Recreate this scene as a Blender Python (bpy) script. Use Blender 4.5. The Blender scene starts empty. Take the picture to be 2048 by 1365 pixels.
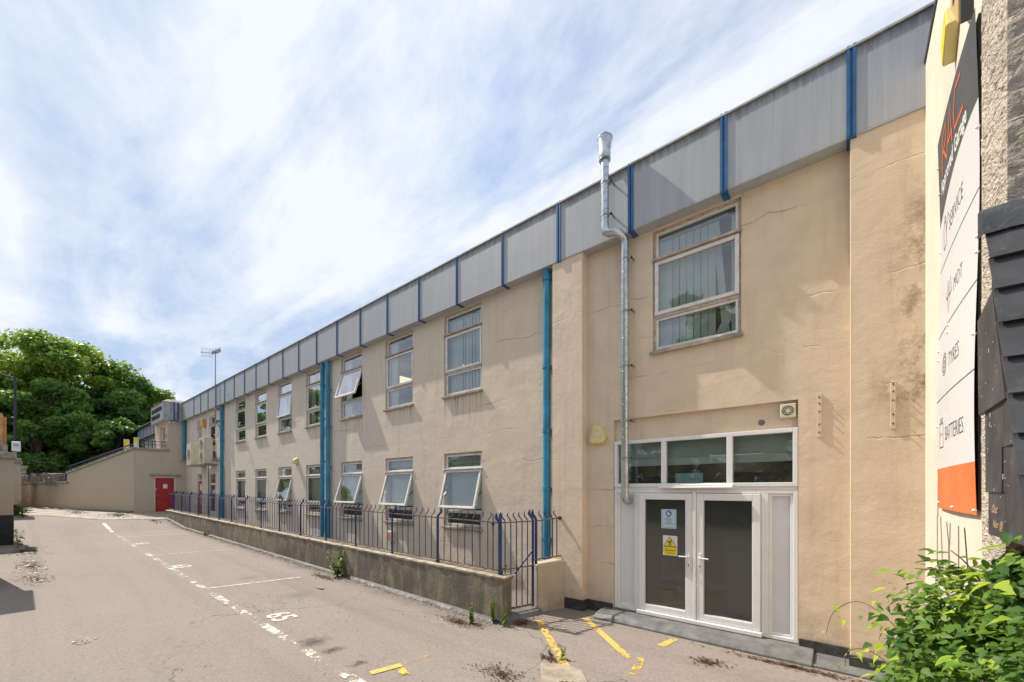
import bpy, bmesh, math, random
import numpy as np
from mathutils import Vector, Matrix
random.seed(7); rng = np.random.default_rng(11)
S = bpy.context.scene
C = S.collection
R = math.radians

# ------------------------------------------------------------------ camera
cam = bpy.data.cameras.new('camera'); camo = bpy.data.objects.new('camera', cam); C.objects.link(camo)
camo.location = (0, 0, 2.0)
camo.rotation_euler = (R(90), 0, math.atan2(.6358, .7720))
cam.sensor_width = 36; cam.lens = 36 * 809 / 2048
cam.shift_y = (978 - 682.5) / 2048
cam.clip_start = .05; cam.clip_end = 2000
S.camera = camo

# ------------------------------------------------------------------ light
SUN = Vector((.80, .135, -1)).normalized()            # direction the light travels
EL = math.asin(-SUN.z); AZ = math.atan2(-SUN.x, -SUN.y)
w = bpy.data.worlds.new('World'); S.world = w; w.use_nodes = True
nt = w.node_tree; N = nt.nodes; L = nt.links
N.clear()
def wn(t, **k):
    n = N.new(t)
    for a, b in k.items(): setattr(n, a, b)
    return n
def wm(op, a, b=None, clamp=False):
    n = N.new('ShaderNodeMath'); n.operation = op; n.use_clamp = clamp
    for i, v in enumerate((a, b)):
        if v is None: continue
        if isinstance(v, (int, float)): n.inputs[i].default_value = v
        else: L.new(v, n.inputs[i])
    return n.outputs[0]
sky = wn('ShaderNodeTexSky', sky_type='NISHITA', sun_disc=False)
sky.sun_elevation = EL; sky.sun_rotation = AZ % (2 * math.pi); sky.air_density = 1.3; sky.dust_density = .5; sky.ozone_density = 1.2
tc = wn('ShaderNodeTexCoord'); sx = wn('ShaderNodeSeparateXYZ'); L.new(tc.outputs['Generated'], sx.inputs[0])
zz = wm('ADD', wm('MAXIMUM', sx.outputs[2], 0.0), .13)
cx = wn('ShaderNodeCombineXYZ')
L.new(wm('DIVIDE', sx.outputs[0], zz), cx.inputs[0]); L.new(wm('DIVIDE', sx.outputs[1], zz), cx.inputs[1])
mp = wn('ShaderNodeMapping'); mp.inputs['Rotation'].default_value = (0, 0, R(-28)); mp.inputs['Scale'].default_value = (.55, 1.9, 1); mp.inputs['Location'].default_value = (3.3, 1.2, 0)
L.new(cx.outputs[0], mp.inputs[0])
n1 = wn('ShaderNodeTexNoise'); n1.inputs['Scale'].default_value = 1.5; n1.inputs['Detail'].default_value = 9; n1.inputs['Roughness'].default_value = .58; n1.inputs['Distortion'].default_value = .55
L.new(mp.outputs[0], n1.inputs[0])
mp2 = wn('ShaderNodeMapping'); mp2.inputs['Rotation'].default_value = (0, 0, R(15)); mp2.inputs['Scale'].default_value = (.25, .3, 1); mp2.inputs['Location'].default_value = (.7, 5.1, 0)
L.new(cx.outputs[0], mp2.inputs[0])
n2 = wn('ShaderNodeTexNoise'); n2.inputs['Scale'].default_value = 1.1; n2.inputs['Detail'].default_value = 3
L.new(mp2.outputs[0], n2.inputs[0])
n3 = wn('ShaderNodeTexNoise'); n3.inputs['Scale'].default_value = 3.2; n3.inputs['Detail'].default_value = 10; n3.inputs['Roughness'].default_value = .68; n3.inputs['Distortion'].default_value = .3; L.new(mp2.outputs[0], n3.inputs[0])
s = wm('ADD', wm('ADD', wm('MULTIPLY', n1.outputs[0], .80), wm('MULTIPLY', n2.outputs[0], .45)), wm('MULTIPLY', wm('SUBTRACT', n3.outputs[0], .5), .75))
s = wm('SUBTRACT', s, .035)
# whiter towards the sun's side and towards the horizon, as thin cloud is
dp = wn('ShaderNodeVectorMath', operation='DOT_PRODUCT'); L.new(tc.outputs['Generated'], dp.inputs[0]); dp.inputs[1].default_value = tuple(-SUN)
s = wm('ADD', s, wm('MULTIPLY', dp.outputs['Value'], .165))
mr = wn('ShaderNodeMapRange'); mr.inputs[1].default_value = .545; mr.inputs[2].default_value = .79; mr.inputs[3].default_value = .10; mr.inputs[4].default_value = .97
L.new(s, mr.inputs[0])
hz = wn('ShaderNodeMapRange'); hz.inputs[1].default_value = .0; hz.inputs[2].default_value = .30; hz.inputs[3].default_value = .60; hz.inputs[4].default_value = 0.0
L.new(sx.outputs[2], hz.inputs[0])
fac = wm('MAXIMUM', mr.outputs[0], hz.outputs[0])
mix = wn('ShaderNodeMix', data_type='RGBA')
cap = wn('ShaderNodeMix', data_type='RGBA', blend_type='DARKEN'); cap.inputs[0].default_value = 1; L.new(sky.outputs[0], cap.inputs[6]); cap.inputs[7].default_value = (2.45, 3.35, 4.75, 1)
L.new(fac, mix.inputs[0]); L.new(cap.outputs[2], mix.inputs[6]); mix.inputs[7].default_value = (5.15, 5.35, 5.75, 1)
bg = wn('ShaderNodeBackground'); bg.inputs[1].default_value = .12
L.new(mix.outputs[2], bg.inputs[0]); wo = wn('ShaderNodeOutputWorld'); L.new(bg.outputs[0], wo.inputs[0])
sd = bpy.data.lights.new('sun', 'SUN'); sd.energy = 3.9; sd.angle = R(.5); sd.color = (1, .93, .82)
so = bpy.data.objects.new('sun', sd); C.objects.link(so); so.rotation_euler = SUN.to_track_quat('-Z', 'Y').to_euler(); so.location = (-20, -5, 30)
S.view_settings.view_transform = 'Standard'; S.view_settings.look = 'None'; S.view_settings.gamma = 1; S.view_settings.use_curve_mapping = False
S.view_settings.exposure = .60
S.cycles.max_bounces = 10; S.cycles.transparent_max_bounces = 24

# ------------------------------------------------------------------ materials
class NT:
    def __init__(s, name):
        s.m = bpy.data.materials.new(name); s.m.use_nodes = True; s.t = s.m.node_tree; s.N = s.t.nodes; s.L = s.t.links
        s.b = s.N['Principled BSDF']; s.out = s.N['Material Output']; s._p = None
    def pos(s):
        if s._p is None: s._p = s.N.new('ShaderNodeNewGeometry').outputs['Position']
        return s._p
    def sep(s):
        n = s.N.new('ShaderNodeSeparateXYZ'); s.L.new(s.pos(), n.inputs[0]); return n.outputs
    def put(s, v, sock):
        if isinstance(v, (int, float)): sock.default_value = v
        elif isinstance(v, tuple): sock.default_value = v if len(v) == 4 or len(sock.default_value) == 3 else (*v, 1)
        else: s.L.new(v, sock)
    def noise(s, scale=1, sc=(1, 1, 1), detail=4, rough=.5, dist=0, loc=(0, 0, 0)):
        mp = s.N.new('ShaderNodeMapping'); mp.inputs['Scale'].default_value = sc; mp.inputs['Location'].default_value = loc; s.L.new(s.pos(), mp.inputs[0])
        n = s.N.new('ShaderNodeTexNoise'); n.inputs['Scale'].default_value = scale; n.inputs['Detail'].default_value = detail
        n.inputs['Roughness'].default_value = rough; n.inputs['Distortion'].default_value = dist; s.L.new(mp.outputs[0], n.inputs[0]); return n.outputs[0]
    def math(s, op, a, b=0., clamp=False):
        n = s.N.new('ShaderNodeMath'); n.operation = op; n.use_clamp = clamp; s.put(a, n.inputs[0]); s.put(b, n.inputs[1]); return n.outputs[0]
    def ramp(s, v, a, b, lo=0., hi=1.):
        n = s.N.new('ShaderNodeMapRange'); n.inputs[1].default_value = a; n.inputs[2].default_value = b; n.inputs[3].default_value = lo; n.inputs[4].default_value = hi
        s.put(v, n.inputs[0]); return n.outputs[0]
    def crack(s, scale, width, lo, hi, sc=(1, 1, 1), loc=(0, 0, 0)):
        """hairline cracks: edges of a warped cell pattern, kept only in patches"""
        mp = s.N.new('ShaderNodeMapping'); mp.inputs['Scale'].default_value = sc; mp.inputs['Location'].default_value = loc; s.L.new(s.pos(), mp.inputs[0])
        nz = s.N.new('ShaderNodeTexNoise'); nz.inputs['Scale'].default_value = scale * 2.5; nz.inputs['Detail'].default_value = 6; s.L.new(mp.outputs[0], nz.inputs[0])
        va = s.N.new('ShaderNodeVectorMath'); va.operation = 'MULTIPLY_ADD'; s.L.new(nz.outputs['Color'], va.inputs[0]); va.inputs[1].default_value = (.55/scale,)*3; s.L.new(mp.outputs[0], va.inputs[2])
        v = s.N.new('ShaderNodeTexVoronoi'); v.feature = 'DISTANCE_TO_EDGE'; v.inputs['Scale'].default_value = scale; s.L.new(va.outputs[0], v.inputs[0])
        return s.math('MULTIPLY', s.ramp(v.outputs[0], 0, width, 1, 0), s.ramp(s.noise(scale*.7, detail=3, loc=(7, 1, 3)), lo, hi))
    def mix(s, f, a, b, mode='MIX'):
        n = s.N.new('ShaderNodeMix'); n.data_type = 'RGBA'; n.blend_type = mode; s.put(f, n.inputs[0]); s.put(a, n.inputs[6]); s.put(b, n.inputs[7]); return n.outputs[2]
    def col(s, v): s.put(v, s.b.inputs['Base Color'])
    def rough(s, v): s.put(v, s.b.inputs['Roughness'])
    def bump(s, v, strength=.3, dist=.01, prev=None):
        n = s.N.new('ShaderNodeBump'); n.inputs['Strength'].default_value = strength; n.inputs['Distance'].default_value = dist
        s.put(v, n.inputs['Height'])
        if prev is not None: s.L.new(prev, n.inputs['Normal'])
        s.L.new(n.outputs[0], s.b.inputs['Normal']); return n.outputs[0]

def plain(name, c, rough=.5, metal=0, var=.12, scale=6, dirt=None, bump=.0, spec=.5):
    m = NT(name); n = m.noise(scale, detail=5, rough=.6)
    c2 = tuple(x * (1 - 2 * var) for x in c); c1 = tuple(min(1, x * (1 + var)) for x in c)
    k = m.mix(m.ramp(n, .3, .7), c1, c2)
    if dirt: k = m.mix(m.ramp(m.noise(scale * 2.3, detail=6, rough=.7, loc=(5, 3, 1)), .55, .72, 0, .8), k, dirt)
    m.col(k); m.rough(m.ramp(n, .3, .7, max(.02, rough - .08), min(1, rough + .08))); m.b.inputs['Metallic'].default_value = metal
    m.b.inputs['Specular IOR Level'].default_value = spec
    if bump: m.bump(m.noise(scale * 8, detail=4), bump, .004)
    return m.m

def render_wall(name, c, cg, lines=True, fine=60, amp=1.0, dirt=.35):
    """painted cement render: board marks, patched relief, hairline cracks, rain staining"""
    m = NT(name); X, Y, Z = m.sep()
    u = m.math('ADD', X, Y)
    big = m.noise(.5, detail=3); mid = m.noise(2.2, detail=6, rough=.62)
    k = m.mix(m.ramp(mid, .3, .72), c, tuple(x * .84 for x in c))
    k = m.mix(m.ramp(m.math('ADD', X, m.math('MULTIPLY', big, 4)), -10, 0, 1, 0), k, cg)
    st = m.noise(1.4, (6, 6, .55), detail=6, rough=.65)
    k = m.mix(m.ramp(st, .54, .78, 0, dirt*.85), k, (.33, .24, .15, 1))
    gr = m.noise(3.2, (1, 1, 1), detail=8, rough=.72, loc=(9, 2, 4))
    low = m.ramp(m.math('ADD', Z, m.math('MULTIPLY', mid, .5)), .15, .75, .75, 0)
    k = m.mix(m.math('MULTIPLY', low, m.ramp(gr, .4, .7)), k, (.16, .13, .09, 1))
    k = m.mix(m.ramp(m.noise(9, detail=8, rough=.75, loc=(1, 7, 3)), .665, .75, 0, .6), k, (.20, .16, .11, 1))
    # horizontal lift lines
    zn = m.math('ADD', Z, m.math('MULTIPLY', m.noise(.7, (1, 1, .35), detail=6, rough=.65), .42))
    fr = m.math('ABSOLUTE', m.math('SUBTRACT', m.math('FRACT', m.math('DIVIDE', zn, .62)), .5))
    ln = m.math('MULTIPLY', m.ramp(fr, 0, .022, 1, 0), m.ramp(m.noise(.9, (1, 1, 1.6), detail=5, rough=.7, loc=(3, 0, 8)), .52, .62))
    if lines: k = m.mix(m.math('MULTIPLY', ln, .45), k, (.24, .18, .12, 1))
    cr = m.crack(.55, .0045, .50, .60, (1, 1, 1.3)); k = m.mix(m.math('MULTIPLY', cr, .26), k, (.22, .16, .10, 1))
    if lines:   # dirty runs washed down from the window sills
        fx = m.math('FRACT', m.math('ADD', m.math('DIVIDE', m.math('ADD', X, 7.365), 2.4385), 40)); on = m.math('MULTIPLY', m.ramp(fx, .53, .515), m.ramp(X, -5.9, -6.1))
        rn = m.noise(9, (3, 1, .10), detail=4, rough=.6, loc=(2, 2, 2)); run = m.math('ADD', m.math('MULTIPLY', m.ramp(Z, 3.35, 4.12), m.ramp(Z, 4.18, 4.15)), m.math('MULTIPLY', m.ramp(Z, .35, 1.05), m.ramp(Z, 1.13, 1.10)))
        k = m.mix(m.math('MULTIPLY', m.math('MULTIPLY', on, run), m.ramp(rn, .48, .66, 0, .7)), k, (.24, .19, .14, 1))
    if lines:   # damp staining beside the garage wall and rust runs below the old plates
        blot = m.noise(4, (1, 1, .8), detail=9, rough=.75, loc=(4, 9, 2))
        dm = m.math('MULTIPLY', m.ramp(X, .34, .62), m.math('MULTIPLY', m.ramp(Z, 2.5, 3.1), m.ramp(Z, 6, 4.6))); k = m.mix(m.math('MULTIPLY', dm, m.ramp(blot, .46, .60, 0, .75)), k, (.20, .14, .085, 1))
        d2 = m.math('MULTIPLY', m.ramp(m.math('ABSOLUTE', m.math('SUBTRACT', X, .42)), 0, .30, 1, 0), m.ramp(m.math('ABSOLUTE', m.math('SUBTRACT', Z, 3.15)), 0, .35, 1, 0)); k = m.mix(m.math('MULTIPLY', d2, m.ramp(blot, .42, .62, 0, .9)), k, (.22, .14, .08, 1))
    m.col(k); m.rough(.86); m.b.inputs['Specular IOR Level'].default_value = .25
    b = m.bump(m.noise(1.5, detail=4, rough=.55, dist=.4), .7 * amp, .028)
    b = m.bump(m.noise(6, (1, 1, 1.5), detail=6, rough=.68, dist=.5), .34 * amp, .012, b)
    if lines: b = m.bump(m.math('SUBTRACT', 1, ln), .6, .015, b)
    b = m.bump(m.noise(fine, detail=4, rough=.6), .5 * amp, .004, b)
    return m.m

M = {}
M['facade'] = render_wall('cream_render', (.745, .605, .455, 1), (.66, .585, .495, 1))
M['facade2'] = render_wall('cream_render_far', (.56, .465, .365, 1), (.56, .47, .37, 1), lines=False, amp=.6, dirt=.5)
M['oldwall'] = render_wall('weathered_cream_render', (.53, .445, .34, 1), (.51, .43, .325, 1), lines=False, dirt=.5)
M['garage'] = render_wall('pale_roughcast', (.74, .66, .54, 1), (.74, .66, .54, 1), lines=False, fine=45, amp=.7, dirt=.12)

def mk_pebble():
    m = NT('coarse_pebbledash'); n = m.noise(26, (1, 1, 1.5), detail=4, rough=.55, dist=.6)
    m.col(m.mix(m.ramp(m.noise(3), .3, .7), (.60, .52, .42, 1), (.46, .40, .33, 1))); m.rough(.9)
    b = m.bump(n, 1.0, .05); m.bump(m.noise(90), .4, .006, b); return m.m
M['pebble'] = mk_pebble()

def mk_asphalt():
    m = NT('worn_asphalt'); X, Y, Z = m.sep()
    a = m.noise(.35, (1, 1, 1), detail=5, rough=.6); f = m.noise(150, detail=3, rough=.7); g = m.noise(1.2, (.35, 2.2, 1), detail=7, rough=.65)
    k = m.mix(m.ramp(a, .32, .68), (.300, .250, .218, 1), (.236, .197, .173, 1))
    k = m.mix(m.ramp(g, .45, .75, 0, .55), k, (.30, .262, .225, 1))
    k = m.mix(m.ramp(m.noise(2.4, detail=8, rough=.7, loc=(4, 4, 0)), .58, .78, 0, .6), k, (.14, .12, .105, 1))
    k = m.mix(m.ramp(f, .34, .66, 0, .85), m.mix(.5, k, (.11, .095, .085, 1)), m.mix(.32, k, (.42, .38, .34, 1)))
    k = m.mix(m.ramp(m.noise(34, detail=4, rough=.7, loc=(2, 8, 0)), .66, .72, 0, .5), k, (.07, .06, .05, 1))
    sp = m.noise(26, detail=5, rough=.75, loc=(3, 1, 0)); k = m.mix(m.ramp(sp, .30, .70), m.mix(.24, k, (.50, .43, .38, 1)), m.mix(.30, k, (.10, .08, .068, 1)))
    tw = m.noise(.55, (.10, 3.2, 1), detail=4, rough=.6, loc=(0, .4, 0)); k = m.mix(m.ramp(tw, .50, .68, 0, .30), k, (.15, .128, .112, 1))
    cr = m.crack(.32, .004, .52, .58); k = m.mix(m.math('MULTIPLY', cr, .75), k, (.05, .042, .036, 1))
    edge = m.math('ADD', Y, m.math('MULTIPLY', m.noise(1.6, detail=6, rough=.7), 1.0)); k = m.mix(m.math('MULTIPLY', m.ramp(edge, 4.85, 5.25, 0, .55), m.ramp(X, -3.9, -4.3)), k, (.12, .10, .08, 1))
    # oil stains where cars stood
    for (px, py, r_) in ((-5.62, 2.55, .24), (-5.2, 2.62, .15), (-10.5, 3.3, .3), (-4.6, 2.62, .1), (-8.2, 3.4, .35)):
        d = m.math('SQRT', m.math('ADD', m.math('POWER', m.math('SUBTRACT', X, px), 2), m.math('POWER', m.math('SUBTRACT', Y, py), 2)))
        d = m.math('ADD', d, m.math('MULTIPLY', m.math('SUBTRACT', m.noise(7, detail=6, rough=.7), .5), .55))
        k = m.mix(m.ramp(d, 0, r_, .85 if r_ < .3 else .3, 0), k, (.035, .03, .028, 1))
    m.col(k); m.rough(.88); m.b.inputs['Specular IOR Level'].default_value = .3
    b = m.bump(m.noise(.9, detail=4), .35, .03); b = m.bump(m.noise(110, detail=3, rough=.7), .7, .006, b); return m.m
M['asphalt'] = mk_asphalt()
M['apron'] = plain('pale_worn_concrete', (.38, .33, .28), .9, var=.16, scale=1.5, dirt=(.2, .16, .12), bump=.4)
M['sandy'] = plain('sandy_concrete', (.36, .30, .23), .9, var=.2, scale=5, dirt=(.17, .14, .11), bump=.5)
M['kerb'] = plain('grey_bitumen_coated_concrete', (.155, .157, .155), .65, var=.22, scale=5, dirt=(.09, .085, .08), bump=.5)
M['membrane'] = plain('black_bitumen_felt', (.055, .055, .055), .6, var=.3, scale=8, dirt=(.15, .13, .1), bump=.4)
M['soil'] = plain('dark_leafy_soil', (.07, .055, .035), .95, var=.3, scale=2, dirt=(.05, .07, .02), bump=.8)

def paint(name, c, wear, scale=14):
    m = NT(name); n = m.math('ADD', m.noise(scale, detail=8, rough=.75), m.math('MULTIPLY', m.noise(1.6, detail=2), .35))
    m.col(m.mix(m.ramp(m.noise(30), .3, .7), c, tuple(x * .8 for x in c[:3]) + (1,))); m.rough(.75)
    t = m.N.new('ShaderNodeBsdfTransparent'); ms = m.N.new('ShaderNodeMixShader')
    m.L.new(m.ramp(n, wear-.02, wear + .06), ms.inputs[0]); m.L.new(t.outputs[0], ms.inputs[1]); m.L.new(m.b.outputs[0], ms.inputs[2]); m.L.new(ms.outputs[0], m.out.inputs[0])
    m.bump(m.noise(80), .4, .004); return m.m
M['white_paint'] = paint('worn_white_road_paint', (.78, .70, .58, 1), .70, 9)
M['bay_paint'] = paint('thin_white_road_paint', (.70, .64, .54, 1), .60, 14)
M['num_paint'] = paint('white_number_paint', (.78, .72, .60, 1), .53, 18)
M['yellow_paint'] = paint('yellow_road_paint', (.70, .47, .12, 1), .60, 15)
M['yellow_worn'] = paint('worn_yellow_road_paint', (.72, .48, .08, 1), .70, 10)

def mk_lowwall():
    m = NT('dirty_painted_concrete'); X, Y, Z = m.sep()
    k = m.mix(m.ramp(m.noise(3.5, detail=6, rough=.65), .35, .7), (.34, .28, .19, 1), (.21, .175, .125, 1))
    wob = m.noise(1.1, detail=5, rough=.6, loc=(2, 5, 1))
    st = m.math('ADD', m.noise(1.9, (2.2, 2.2, .5), detail=9, rough=.74, dist=.7), m.math('MULTIPLY', m.math('SUBTRACT', wob, .5), .55))
    k = m.mix(m.ramp(st, .36, .58, 0, .92), k, (.125, .108, .09, 1))
    st2 = m.noise(3.1, (2.4, 2.4, .3), detail=7, rough=.7, loc=(3, 3, 3), dist=.4)
    k = m.mix(m.ramp(st2, .57, .70, 0, .55), k, (.20, .18, .15, 1))
    k = m.mix(m.ramp(st2, .38, .27, 0, .7), k, (.50, .44, .34, 1))
    k = m.mix(m.ramp(m.noise(5, detail=10, rough=.8, loc=(7, 7, 2)), .58, .67, 0, .85), k, (.045, .04, .034, 1))
    m.col(k); m.rough(.92); b = m.bump(m.noise(3, detail=6, rough=.65), .6, .03); m.bump(m.noise(40, detail=5, rough=.65), .7, .010, b); return m.m
M['lowwall'] = mk_lowwall()
M['coping'] = plain('lichened_cast_coping', (.40, .34, .26), .9, var=.25, scale=6, dirt=(.10, .085, .06), bump=.7)

def mk_fascia():
    m = NT('weathered_grey_cladding_sheet'); X, Y, Z = m.sep()
    st = m.noise(3.0, (3.5, 3.5, .18), detail=7, rough=.68)
    k = m.mix(m.ramp(st, .3, .7), (.42, .438, .468, 1), (.325, .342, .370, 1))
    k = m.mix(m.ramp(m.noise(.8, detail=4), .35, .65, 0, .35), k, (.42, .42, .42, 1))
    rib = m.math('ABSOLUTE', m.math('SUBTRACT', m.math('FRACT', m.math('MULTIPLY', m.math('ADD', X, Y), 22)), .5))
    k = m.mix(m.ramp(rib, .0, .12, .16, 0), k, (.25, .25, .27, 1))
    dn = m.math('ADD', Z, m.math('MULTIPLY', m.noise(6, (3, 3, .4), detail=6, rough=.7), .30))
    k = m.mix(m.ramp(dn, 7.15, 7.30, 0, .85), k, (.09, .085, .08, 1))
    m.col(k); m.rough(.5); m.b.inputs['Specular IOR Level'].default_value = .35
    m.bump(m.noise(1.2, (1, 1, .6), detail=3), .25, .03); return m.m
M['fascia'] = mk_fascia()
def mk_mildew():
    m = NT('mildewed_grey_cladding'); 
    k = m.mix(m.ramp(m.noise(2.5, (2, 2, .5), detail=8, rough=.75), .45, .62), (.42, .42, .42, 1), (.16, .16, .12, 1)); m.col(k); m.rough(.6); return m.m
M['mildew'] = mk_mildew()
M['capping'] = plain('pale_roof_capping', (.50, .49, .46), .7, var=.15, scale=5, dirt=(.2, .19, .17))
M['blue'] = plain('weathered_blue_gloss_paint', (.012, .115, .30), .38, var=.18, scale=7, dirt=(.02, .07, .16))
M['pipe'] = plain('sun_faded_blue_pipe_paint', (.030, .24, .41), .42, var=.2, scale=3, dirt=(.06, .30, .44))
def mk_rail():
    m = NT('navy_gloss_paint_with_rust'); n = m.noise(16, detail=6, rough=.7)
    k = m.mix(m.ramp(m.noise(3), .3, .7), (.008, .030, .115, 1), (.012, .045, .16, 1))
    k = m.mix(m.ramp(n, .60, .67), k, (.22, .05, .03, 1)); k = m.mix(m.ramp(m.noise(25, detail=3), .64, .70), k, (.07, .04, .03, 1))
    m.col(k); m.rough(.36); m.bump(n, .3, .003); return m.m
M['rail'] = mk_rail()
M['rust'] = plain('rusty_grey_brown_iron_rail', (.17, .12, .09), .7, var=.35, scale=14, dirt=(.05, .035, .05), bump=.6)
M['rail_paint2'] = plain('dull_navy_rail_paint', (.02, .035, .10), .45, var=.25, scale=9)
M['frame'] = plain('aged_offwhite_window_paint', (.74, .71, .67), .42, var=.08, scale=7, dirt=(.36, .29, .22), bump=.15)
M['framedark'] = plain('peeling_timber_surround', (.50, .43, .36), .7, var=.2, scale=9, dirt=(.16, .11, .08), bump=.5)
M['sill'] = plain('stained_cement_sill', (.40, .34, .27), .8, var=.2, scale=8, dirt=(.12, .1, .07), bump=.6)
M['upvc'] = plain('white_upvc', (.80, .79, .785), .32, var=.02, scale=4, dirt=(.72, .70, .67))
M['upvc_panel'] = plain('pale_upvc_panel', (.70, .70, .715), .38, var=.03, scale=3)
M['galv'] = plain('galvanised_spiral_duct', (.52, .56, .58), .30, metal=.85, var=.12, scale=9)
M['galv_seam'] = plain('duct_seam', (.30, .32, .34), .4, metal=.7)
M['yellow_cream'] = plain('cream_yellow_plastic', (.72, .62, .26), .45, var=.08)
M['cream'] = plain('aged_cream_plastic', (.66, .60, .46), .45, var=.08)
M['dark'] = plain('dark_plastic', (.03, .03, .032), .5)
M['red'] = plain('red_door_paint', (.42, .022, .022), .45, var=.1, scale=2)
M['redpipe'] = plain('brick_red_door_paint', (.38, .05, .035), .5, var=.1)
M['darkred'] = plain('maroon_door_paint', (.13, .03, .035), .4)
M['white'] = plain('white_paint', (.78, .78, .77), .45, var=.04)
M['signwhite'] = plain('white_sign_vinyl', (.72, .725, .74), .28, var=.03, scale=2)
M['signgrey'] = plain('dark_grey_sign_vinyl', (.085, .088, .092), .5, var=.06, scale=2, spec=.2)
M['signorange'] = plain('orange_sign_vinyl', (.78, .16, .018), .3, var=.06, scale=3)
M['signred'] = plain('red_orange_lettering', (.85, .15, .03), .4, var=.02)
M['ink'] = plain('black_lettering', (.035, .035, .04), .5)
M['signblue'] = plain('blue_sign_print', (.04, .22, .50), .4)
M['paleblue'] = plain('pale_blue_paper', (.50, .62, .70), .5, var=.03)
M['yellow'] = plain('hazard_yellow_print', (.85, .66, .02), .4, var=.03)
M['graffiti_black'] = plain('black_spray_paint', (.03, .026, .028), .6)
M['graffiti_blue'] = plain('blue_spray_paint', (.05, .08, .55), .5)
M['slate'] = plain('dark_fibre_cement_slate', (.058, .058, .062), .50, var=.22, scale=5, dirt=(.10, .098, .095), bump=.35)
M['lead'] = plain('dark_bitumen_ridge_felt', (.045, .048, .056), .55, var=.25, scale=7, dirt=(.11, .11, .12), bump=.6)
M['timber'] = plain('orange_new_timber', (.62, .32, .12), .7, var=.15, scale=6)
M['boxsign'] = plain('tan_signboard', (.62, .42, .16), .5)
M['brick'] = plain('dark_red_brick', (.16, .06, .04), .85, var=.3, scale=8, bump=.6)
M['blackpaint'] = plain('black_plinth_paint', (.02, .021, .024), .5, var=.2)
M['slat'] = plain('pale_green_fabric_blind', (.78, .84, .80), .8, var=.05, scale=3)
M['curtain'] = plain('white_net_curtain', (.85, .87, .88), .9, var=.05)
M['roller'] = plain('grey_green_roller_blind', (.56, .63, .585), .85, var=.06, scale=2)
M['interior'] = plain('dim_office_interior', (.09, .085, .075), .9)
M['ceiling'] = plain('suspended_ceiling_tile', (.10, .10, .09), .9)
M['cabinet'] = plain('olive_cabinet', (.30, .33, .18), .6)
M['cardblue'] = plain('pale_turquoise_card', (.42, .68, .66), .6)
M['bark'] = plain('grey_brown_bark', (.12, .085, .055), .9, var=.3, scale=5, bump=.8)
M['steel'] = plain('dull_steel', (.32, .32, .33), .4, metal=.7, var=.15)
M['orange'] = plain('fluorescent_orange_plastic', (.9, .14, .01), .4)
M['roofing'] = plain('grey_roof_felt', (.16, .16, .16), .9)
M['stone'] = plain('rubble_stone', (.30, .25, .19), .9, var=.35, scale=2.5, dirt=(.12, .1, .08), bump=.8)
def mk_light():
    m = NT('lit_ceiling_panel'); m.b.inputs['Emission Color'].default_value = (1, .86, .58, 1); m.b.inputs['Emission Strength'].default_value = .75; m.col((.7, .62, .45, 1)); return m.m
M['lit'] = mk_light()

def mk_glass(name, tint=(.90, .955, .94, 1), boost=1.9, ior=1.5, rough=0.0, tr=True, dirt=.03):
    m = NT(name); m.N.remove(m.b)
    fr = m.N.new('ShaderNodeFresnel'); fr.inputs[0].default_value = ior
    f = m.math('MULTIPLY', fr.outputs[0], boost, True)
    gl = m.N.new('ShaderNodeBsdfGlossy'); gl.inputs['Roughness'].default_value = rough; gl.inputs['Color'].default_value = (.93, .96, 1, 1)
    bp = m.N.new('ShaderNodeBump'); bp.inputs['Strength'].default_value = .12; bp.inputs['Distance'].default_value = .01
    m.L.new(m.noise(1.3, detail=2), bp.inputs['Height']); m.L.new(bp.outputs[0], gl.inputs['Normal'])
    t = m.N.new('ShaderNodeBsdfTransparent'); t.inputs[0].default_value = tint
    ms = m.N.new('ShaderNodeMixShader'); m.L.new(f, ms.inputs[0]); m.L.new(t.outputs[0], ms.inputs[1]); m.L.new(gl.outputs[0], ms.inputs[2])
    d = m.N.new('ShaderNodeBsdfDiffuse'); d.inputs[0].default_value = (.6, .6, .55, 1)
    m2 = m.N.new('ShaderNodeMixShader'); m.L.new(m.ramp(m.noise(60, detail=6, rough=.8), .5, .8, dirt, dirt * 9), m2.inputs[0])
    m.L.new(ms.outputs[0], m2.inputs[1]); m.L.new(d.outputs[0], m2.inputs[2]); m.L.new(m2.outputs[0], m.out.inputs[0]); return m.m
M['glass'] = mk_glass('window_glass', boost=3.2)
M['glass_lo'] = mk_glass('lower_window_glass', boost=2.5, dirt=.02)
def mk_obscure():
    m = NT('dark_obscured_glass'); m.col((.24, .255, .25, 1)); m.b.inputs['Transmission Weight'].default_value = .92; m.b.inputs['IOR'].default_value = 1.45
    m.rough(.26); m.bump(m.noise(170, detail=2), .25, .0015); m.b.inputs['Coat Weight'].default_value = .9; m.b.inputs['Coat Roughness'].default_value = .06; m.b.inputs['Coat IOR'].default_value = 1.7
    return m.m
M['obscure'] = mk_obscure()

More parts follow.
